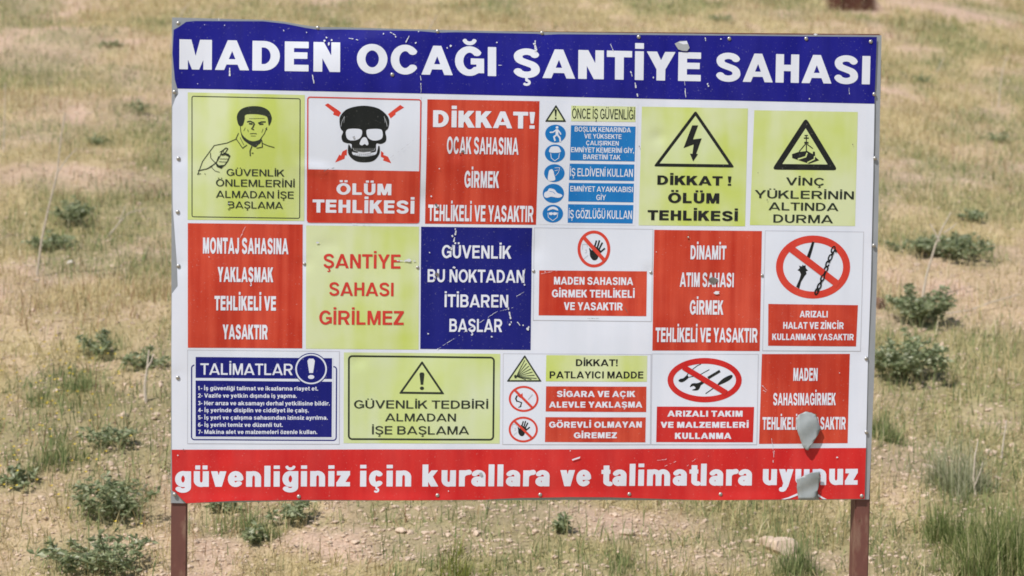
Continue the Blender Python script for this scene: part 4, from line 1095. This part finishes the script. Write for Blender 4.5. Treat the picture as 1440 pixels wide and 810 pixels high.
m, nt, b = new_mat('dry_soil')
at = nt.nodes.new('ShaderNodeAttribute'); at.attribute_name = 'bare'
ar = nt.nodes.new('ShaderNodeAttribute'); ar.attribute_name = 'red_earth'
al = nt.nodes.new('ShaderNodeAttribute'); al.attribute_name = 'lush'
n1 = noise_node(nt, (1, 1, 1), 9, 6, .65); n2 = noise_node(nt, (1, 1, 1), 55, 5, .7); n3 = noise_node(nt, (1, .6, 1), 2.2, 4)
soil = ramp(nt, n2.outputs[0], [(.26, (.30, .205, .145)), (.48, (.57, .41, .31)), (.72, (.70, .54, .42))])
thatch = ramp(nt, n2.outputs[0], [(.28, (.25, .20, .10)), (.5, (.46, .375, .205)), (.74, (.60, .50, .31))])
gr = ramp(nt, n1.outputs[0], [(.35, (.16, .18, .075)), (.65, (.30, .29, .13))])
c = mix(nt, at.outputs['Fac'], thatch.outputs[0], soil.outputs[0])
c = mix(nt, al.outputs['Fac'], c, gr.outputs[0])
c = mix(nt, ar.outputs['Fac'], c, (.075, .033, .022))
va = ramp(nt, n3.outputs[0], [(.3, (.82, .80, .78)), (.7, (1.12, 1.1, 1.08))])
c = mix(nt, 1.0, c, va.outputs[0], 'MULTIPLY')
nt.links.new(c, b.inputs['Base Color']); b.inputs['Roughness'].default_value = .95; b.inputs['Specular IOR Level'].default_value = .1
bn = nt.nodes.new('ShaderNodeBump'); bn.inputs['Strength'].default_value = .6; bn.inputs['Distance'].default_value = .03
nt.links.new(n2.outputs[0], bn.inputs['Height']); nt.links.new(bn.outputs[0], b.inputs['Normal'])
ground = mesh_np('hillside_ground', np.stack([X, Y, Zg], -1).reshape(-1, 3), q.ravel(), np.full(len(q), 4), m,
                 attrs=dict(bare=bare_at(X.ravel(), Y.ravel()), lush=lush_at(X.ravel(), Y.ravel())*.8, red_earth=redearth(X.ravel(), Y.ravel())), smooth=True)
tag(ground, 'dry stony hillside with patches of bare tan soil', 'ground', kind='structure')

# ------------------------------------------------------------------ GRASS (nobody could count it)
FWH = fw/np.linalg.norm(fw[:2])
def scatter(n, d0=9.6, d1=46, margin=.48, power=1.0):
    dd = d0+(d1-d0)*rng.random(n)**power
    half = dd*(.25+margin*.25)
    lat = (rng.random(n)*2-1)*half
    x = CAM[0]+FWH[0]*dd+rt[0]*lat; y = CAM[1]+FWH[1]*dd+rt[1]*lat
    return x, y, dd
def blades(name, x, y, h, w, lean, mat, z=None, flat=0.0, tint=None):
    n = len(x); z = terrain_fine(x, y)-.01 if z is None else z
    a = rng.random(n)*2*np.pi; c, s = np.cos(a), np.sin(a)
    b = a+np.pi/2+rng.normal(0, .5, n)
    lx, ly = np.cos(b)*lean*h, np.sin(b)*lean*h
    hz = h*np.sqrt(np.clip(1-lean**2, .02, 1))
    P0 = np.stack([x-c*w/2, y-s*w/2, z], -1); P1 = np.stack([x+c*w/2, y+s*w/2, z], -1)
    mx, my, mz = x+lx*.38, y+ly*.38, z+hz*.6
    P2 = np.stack([mx+c*w*.4, my+s*w*.4, mz], -1); P3 = np.stack([mx-c*w*.4, my-s*w*.4, mz], -1)
    P4 = np.stack([x+lx, y+ly, z+hz], -1)
    V = np.stack([P0, P1, P2, P3, P4], 1).reshape(-1, 3)
    o = np.arange(n)[:, None]*5
    L = np.concatenate([o+np.array([[0, 1, 2, 3]]), o+np.array([[3, 2, 4]])], 1).ravel()
    S = np.tile([4, 3], n)
    t = np.repeat(rng.random(n) if tint is None else tint, 5)
    return mesh_np(name, V, L, S, mat, attrs=dict(tint=t))
def grass_mat(name, stops, trans=.25):
    m, nt, b = new_mat(name)
    a = nt.nodes.new('ShaderNodeAttribute'); a.attribute_name = 'tint'
    r = ramp(nt, a.outputs['Fac'], stops); nt.links.new(r.outputs[0], b.inputs['Base Color'])
    b.inputs['Roughness'].default_value = .7; b.inputs['Specular IOR Level'].default_value = .2
    if trans:
        tr = nt.nodes.new('ShaderNodeBsdfTranslucent'); mx = nt.nodes.new('ShaderNodeMixShader'); mx.inputs[0].default_value = trans
        nt.links.new(r.outputs[0], tr.inputs[0]); nt.links.new(b.outputs[0], mx.inputs[1]); nt.links.new(tr.outputs[0], mx.inputs[2])
        nt.links.new(mx.outputs[0], nt.nodes['Material Output'].inputs[0])
    return m
straw = grass_mat('straw_blades', [(0, (.29, .25, .10)), (.3, (.49, .405, .20)), (.65, (.63, .525, .30)), (1, (.74, .64, .44))], .35)
russet = grass_mat('russet_blades', [(0, (.28, .15, .085)), (.5, (.45, .29, .17)), (1, (.58, .43, .27))], .35)
green = grass_mat('green_blades', [(0, (.10, .145, .055)), (.4, (.20, .26, .10)), (.8, (.33, .37, .16)), (1, (.46, .45, .22))], .35)
leafm = grass_mat('grey_green_leaves', [(0, (.13, .17, .085)), (.45, (.30, .35, .185)), (.8, (.45, .49, .31)), (1, (.58, .60, .44))], .45)
limem = grass_mat('lime_leaves', [(0, (.13, .17, .03)), (.5, (.24, .27, .06)), (1, (.38, .38, .12))], .3)
palem = grass_mat('pale_wispy_blades', [(0, (.20, .23, .12)), (.5, (.36, .38, .22)), (1, (.54, .52, .36))], .35)
cornerm = grass_mat('mixed_corner_blades', [(0, (.09, .14, .04)), (.45, (.20, .25, .08)), (.75, (.34, .36, .14)), (1, (.58, .52, .30))], .35)
stalkm = plain('bleached_stalk', (.52, .45, .36), (.40, .33, .25), .8, 40)
stemm = plain('green_stem', (.14, .15, .07), (.20, .18, .10), .8, 40)
stone = plain('pale_stone', (.66, .52, .40), (.46, .34, .25), .95, 11, 0, .6)

x, y, dd = scatter(480000)
keep = rng.random(len(x)) < np.clip(1.0-.97*bare_at(x, y)-.35*lush_at(x, y), .05, 1)*(.35+.65*fbm(x/.22, y/.3, 51, 2)/.6)
x, y, dd = x[keep], y[keep], dd[keep]
h = .03+.16*rng.random(len(x))**2*(.5+fbm(x/1.1, y/1.6, 53, 2)); w = (.0030+.0022*rng.random(len(x)))*(.8+dd/26)
o = blades('dry_grass', x, y, h, w, np.clip(rng.random(len(x))**.7*.95, .1, .97), straw, tint=np.clip(rng.normal(.5, .24, len(x))+.35*(fbm(x/2.2, y/3.0, 57, 2)-.5), 0, 1))
tag(o, 'sparse straw coloured dry grass all over the slope', 'grass', kind='stuff')
x, y, dd = scatter(70000)
keep = rng.random(len(x)) < sstep(.5, .7, fbm(x/1.4, y/2.0, 61, 3))*(1-.5*bare_at(x, y)); x, y, dd = x[keep], y[keep], dd[keep]
o = blades('russet_grass', x, y, .05+.15*rng.random(len(x))**1.5, (.003+.002*rng.random(len(x)))*(.8+dd/26), rng.random(len(x))*.8, russet)
tag(o, 'reddish brown withered grass between the straw', 'grass', kind='stuff')
x, y, dd = scatter(330000)
keep = rng.random(len(x)) < np.clip(lush_at(x, y)*1.15+.06, 0, 1)*(1-.6*bare_at(x, y)); x, y, dd = x[keep], y[keep], dd[keep]
o = blades('green_grass', x, y, .03+.14*rng.random(len(x))**1.6*(.6+.8*fbm(x/.7, y/.9, 63, 2)), (.0032+.0025*rng.random(len(x)))*(.8+dd/26), rng.random(len(x))*.8, green,
           tint=np.clip(rng.normal(.5, .25, len(x)), 0, 1))
tag(o, 'patches of fresh green grass on the slope', 'grass', kind='stuff')
x, y, dd = scatter(340000)
keep = rng.random(len(x)) < (1-.72*bare_at(x, y))*(.25+.75*sstep(.35, .6, fbm(x/.3, y/.4, 71, 2))); x, y, dd = x[keep], y[keep], dd[keep]
z = terrain_fine(x, y)+.004+.012*rng.random(len(x))
o = blades('straw_litter', x, y, .02+.06*rng.random(len(x))**2, (.004+.005*rng.random(len(x)))*(.8+dd/30), np.full(len(x), .975), straw, z=z, tint=np.clip(rng.normal(.68, .22, len(x)), 0, 1))
tag(o, 'pale straw litter lying flat on the soil', 'straw', kind='stuff')
# gravel: small angular stones in the bare patches
ico = bmesh.new(); bmesh.ops.create_icosphere(ico, subdivisions=1, radius=1); IV = np.array([v.co for v in ico.verts]); IF = np.array([[v.index for v in f.verts] for f in ico.faces]); ico.free()
x, y, dd = scatter(108000, d1=34, power=1.3); bb = bare_at(x, y); keep = rng.random(len(x)) < bb*.8+.12; x, y = x[keep], y[keep]; n = len(x)
r = .004+.009*rng.random(n)+.014*rng.random(n)**14
V = IV[None]*(1+.45*(rng.random((n, len(IV), 1))-.5))*r[:, None, None]*(np.stack([.8+.7*rng.random(n), .8+.7*rng.random(n), .45+.4*rng.random(n)], -1))[:, None]
V += np.stack([x, y, terrain_fine(x, y)+r*.15], -1)[:, None]
F = (IF[None]+(np.arange(n)*len(IV))[:, None, None]).reshape(-1, 3)
o = mesh_np('gravel', V.reshape(-1, 3), F.ravel(), np.full(len(F), 3), stone); tag(o, 'small pale stones scattered through the bare soil', 'gravel', kind='stuff')
# yellow meadow flowers low on the left
fx, fy, _ = pix_ground(60, 620); n = 130
x = fx+rng.normal(0, .30, n); y = fy+rng.normal(0, .9, n); z = terrain_fine(x, y)+.10+.12*rng.random(n)
V = []; L = []
for i in range(n):
    for k in range(6): V.append((x[i]+.011*math.cos(k*1.047), y[i]+.011*math.sin(k*1.047), z[i]+.003*math.sin(k*2.1)))
    V.append((x[i], y[i], z[i]-.006))
    for k in range(6): L += [i*7+k, i*7+(k+1) % 6, i*7+6]
o = mesh_np('yellow_flowers', V, L, [3]*(6*n), plain('yellow_petals', (.62, .46, .03), (.5, .36, .02), .6)); tag(o, 'tiny yellow meadow flowers among the green grass on the left', 'flowers', kind='stuff')

# ------------------------------------------------------------------ PLANTS, each a thing of its own
def tube(bm, pts, r0, r1, seg=5):
    rings = []
    for i, p in enumerate(pts):
        p = Vector(p); a = Vector(pts[max(i-1, 0)]); c = Vector(pts[min(i+1, len(pts)-1)])
        t = (c-a).normalized(); u = t.orthogonal().normalized(); v = t.cross(u); r = r0+(r1-r0)*i/(len(pts)-1)
        rings.append([bm.verts.new(p+u*r*math.cos(k*2*math.pi/seg)+v*r*math.sin(k*2*math.pi/seg)) for k in range(seg)])
    for A, B in zip(rings, rings[1:]):
        for k in range(seg): bm.faces.new((A[k], A[(k+1) % seg], B[(k+1) % seg], B[k]))
    bm.faces.new(rings[0][::-1]); bm.faces.new(rings[-1])
def obj_bm(name, bm, mat, parent):
    me = bpy.data.meshes.new(name); bm.to_mesh(me); bm.free(); return link(name, me, mat, parent)

def shrub(name, cat, u, v, wpx, hpx, label, mat=None, leaf=.045, seed=0, dens=1.0, group=None, slim=.42, open_=.55):
    """stems fanning from one crown, each set with folded leaves"""
    x, y, t = pix_ground(u, v); k = px_per_m(t); W = wpx/k; H = hpx/k
    r = np.random.default_rng(seed+100)
    root = bpy.data.objects.new(name, None); COL.objects.link(root); root.location = (x, y, float(terrain_fine(np.array([x]), np.array([y]))[0])-.015); root.empty_display_size = .1
    tag(root, label, cat, group)
    ns = max(7, int(16*dens*W/.4)); bm = bmesh.new(); V = []; L = []; T = []; S = []
    for i in range(ns):
        a = r.random()*2*np.pi; sp = r.random()**open_
        bx, by = r.normal(0, W*.16), r.normal(0, W*.16)
        ex, ey = math.cos(a)*sp*W*.52, math.sin(a)*sp*W*.52; ez = H*(1.0-.5*sp**2)*r.uniform(.65, 1.08)
        pts = [(bx+(ex-bx)*q**1.2, by+(ey-by)*q**1.2, ez*(q**.75)) for q in np.linspace(0, 1, 6)]
        tube(bm, pts, .004, .0018, 4)
        nl = int(r.uniform(18, 30)*dens*max(1, math.hypot(ez, sp*W*.5)/.22))
        for j in range(nl):
            q = r.uniform(.12, 1)**.7; g = q*5; i0 = min(int(g), 4); f = g-i0
            c = np.array(pts[i0])*(1-f)+np.array(pts[i0+1])*f
            th = r.random()*2*np.pi; el = r.uniform(-.2, 1.0)
            d = np.array([math.cos(th)*math.cos(el), math.sin(th)*math.cos(el), math.sin(el)])
            ln = leaf*r.uniform(.55, 1.35); wd = ln*slim*r.uniform(.7, 1.2)
            sd = np.cross(d, r.normal(size=3)); sd /= np.linalg.norm(sd)+1e-9; up_ = np.cross(sd, d)
            o = len(V); m0 = c+d*ln*.45-up_*wd*.22
            V += [c, m0+sd*wd*.5+up_*wd*.25, c+d*ln-np.array([0, 0, ln*.18]), m0-sd*wd*.5+up_*wd*.25, m0]
            L += [o, o+4, o+1, o+1, o+4, o+2, o+2, o+4, o+3, o+3, o+4, o]; S += [3]*4
            T += [np.clip(r.normal(.5, .26), 0, 1)]*5
    obj_bm('stem', bm, stemm, root)
    mesh_np('foliage', np.array(V), L, S, mat or leafm, root, attrs=dict(tint=T))
    return root
G1 = 'grey green shrubs on the slope'
for i, a in enumerate(SHRUBS):
    shrub('shrub', 'shrub', *a, seed=i*7+1, group=G1, leaf=.046 if i not in (15, 16, 17, 18) else .05, slim=.46, open_=.40, dens=.45 if i in (13, 14, 15, 16, 17, 18) else (1.35 if i in (0, 1, 2) else .95))
G2 = 'tufts of taller green growth'
def tuft(u, v, wpx, hpx, label, mat, n, seed):
    x, y, t = pix_ground(u, v); k = px_per_m(t); W = wpx/k; H = hpx/k
    root = bpy.data.objects.new('grass_tuft', None); COL.objects.link(root); root.empty_display_size = .1
    z0 = float(terrain(x, y)); root.location = (x, y, z0); tag(root, label, 'grass tuft', G2)
    nc = max(3, int(n/60)); cx = rng.normal(0, W*.33, nc); cy = rng.normal(0, W*.30, nc); q = rng.integers(0, nc, n)
    bx = cx[q]+rng.normal(0, .035, n); by = cy[q]+rng.normal(0, .035, n)
    h = H*(.30+.95*rng.random(n)**1.6)*np.exp(-(bx/(W*.62))**2)
    bz = terrain_fine(x+bx, y+by)-z0-.02
    o = blades('foliage', bx, by, h, .003+.0025*rng.random(n), np.clip(rng.random(n)**.9*.97, 0, .95), mat, z=bz, tint=np.clip(rng.normal(.5, .30, n), 0, 1))
    o.parent = root

for a in [(1400, 800, 120, 105, 'tall bushy green tuft in the lower right corner', cornerm, 2300), (1352, 690, 86, 86, 'wispy pale grey green tuft above the bushy green tuft', palem, 900), (1330, 760, 60, 60, 'olive tuft left of the tall bushy green tuft', cornerm, 700),
          (642, 812, 84, 44, 'bright lime green tuft at the bottom centre', limem, 420), (1122, 808, 50, 74, 'upright olive tuft left of the right post', green, 420), (870, 800, 80, 30, 'short olive tuft at the bottom right of centre', green, 300),
          (85, 562, 120, 32, 'wide low grassy tuft above the yellow flowers', green, 800), (352, 752, 80, 46, 'olive tuft between the dark weeds below the band', green, 420), (1345, 32, 80, 16, 'distant yellow green tuft on pink earth at the top right', limem, 500),
          (1245, 610, 60, 46, 'green tuft close to the foot of the right board edge', green, 420), (60, 650, 110, 44, 'broad green tuft among the yellow flowers', green, 800), (175, 712, 80, 44, 'green tuft just left of the left post', green, 500)]:
    tuft(*a, 0)

def stalk(us, label, r=.006, twigs=()):
    r = r*1.35
    """bleached dead stem: us = pixel path from root to tip, the whole stem standing at the root's distance"""
    x0, y0, t = pix_ground(*us[0]); z0 = float(terrain_fine(np.array([x0]), np.array([y0]))[0])
    root = bpy.data.objects.new('dead_stalk', None); COL.objects.link(root); root.location = (x0, y0, z0-.02); root.empty_display_size = .1
    tag(root, label, 'dead stalk', 'bleached dead stalks')
    def path(pts, lean):
        k = px_per_m(t); o = []
        for i, (u, v) in enumerate(pts): o.append(((u-us[0][0])/k, lean*i/len(pts), (us[0][1]-v)/k+.02))
        return o
    bm = bmesh.new(); tube(bm, path(us, .12), r, r*.45); obj_bm('stem', bm, stalkm, root)
    for tw in twigs:
        bm = bmesh.new(); tube(bm, path(tw, .1), r*.6, r*.3); obj_bm('twig', bm, stalkm, root)
stalk([(52, 390), (58, 340), (66, 300), (78, 250), (82, 205), (88, 165)], 'tallest bleached stalk left of the board', .008, [[(78, 250), (92, 228), (104, 215)]])
stalk([(152, 334), (166, 316), (178, 302), (204, 294)], 'short forked bleached stalk beside the white edge of the board', .006, [[(166, 316), (172, 300), (176, 288)]])
stalk([(1296, 426), (1303, 390), (1316, 348), (1326, 325), (1340, 302)], 'leaning forked bleached stalk above the rounded dark shrub', .0085, [[(1319, 342), (1313, 328), (1308, 318)], [(1325, 330), (1340, 322), (1346, 317)]])
stalk([(1332, 442), (1365, 438), (1400, 426), (1440, 416)], 'long bleached stalk lying almost flat at the right edge', .007)
stalk([(1404, 152), (1407, 120), (1411, 98), (1417, 84)], 'thin distant bleached stalk uphill at the right', .007)
stalk([(1316, 106), (1324, 90), (1330, 80)], 'short distant bleached stalk uphill right of the title band', .006)
stalk([(205, 566), (203, 545), (206, 520), (208, 496)], 'upright bleached stem inside the grey green plant by the board', .008, [[(206, 520), (212, 510), (214, 500)]])
stalk([(1408, 650), (1413, 630), (1420, 600)], 'pale stalk rising beside the bare soil at the right', .006)
stalk([(1312, 692), (1330, 682), (1318, 664), (1306, 660)], 'bent pale stalk in front of the wispy tuft', .005)
stalk([(1372, 705), (1370, 680), (1374, 650), (1380, 632)], 'branched pale stalk in the bushy tuft', .006, [[(1370, 690), (1380, 672), (1386, 660)]])
stalk([(240, 70), (246, 42), (256, 18), (266, 4)], 'pale stalk rising behind the upper left corner of the board', .008)
stalk([(590, 80), (604, 40), (614, 22)], 'pale stalk behind the top edge of the board', .008)
stalk([(5, 210), (6, 160), (6, 118)], 'thin pale stalk at the left edge of the view', .006)

def rock(u, v, wpx, hpx, label, mat, seed):
    x, y, t = pix_ground(u, v); k = px_per_m(t); r = np.random.default_rng(seed)
    bm = bmesh.new(); bmesh.ops.create_icosphere(bm, subdivisions=3, radius=1)
    cut = [(r.normal(size=3), r.uniform(.55, .9)) for _ in range(9)]
    for vv in bm.verts:
        p = np.array(vv.co)
        for nn, dd_ in cut:
            n_ = nn/np.linalg.norm(nn); e = p@n_-dd_
            if e > 0: p = p-n_*e
        p *= np.array([wpx/k*.6, wpx/k*.5, hpx/k*.7]); vv.co = p.tolist()
    me = bpy.data.meshes.new('rock'); bm.to_mesh(me); bm.free(); o = link('rock', me, mat)
    o.location = (x, y, float(terrain(x, y))+hpx/k*.12); o.rotation_euler.z = r.random()*6
    tag(o, label, 'rock')
rock(1100, 772, 40, 22, 'largest pale tan rock below the torn right corner of the board', stone, 1)
rock(1078, 766, 22, 14, 'flat pale rock touching the left of the largest rock', stone, 2)
rock(1237, 432, 20, 18, 'dark brown clod beside the right edge of the board', plain('brown_clod', (.20, .12, .08), (.13, .08, .05), .95, 14, 0, .5), 3)
rock(1395, 640, 18, 10, 'small stone in the bare patch at the right', stone, 4)
rock(100, 373, 14, 8, 'small white stone on the left of the slope', plain('white_stone', (.6, .55, .48), (.45, .4, .33), .9, 14), 5)
rock(880, 752, 22, 9, 'flat tan stone lying in the litter below the board', stone, 6)
rock(565, 752, 18, 8, 'small pale stone low in the centre of the view', stone, 7)
print('scene done', len(bpy.data.objects))
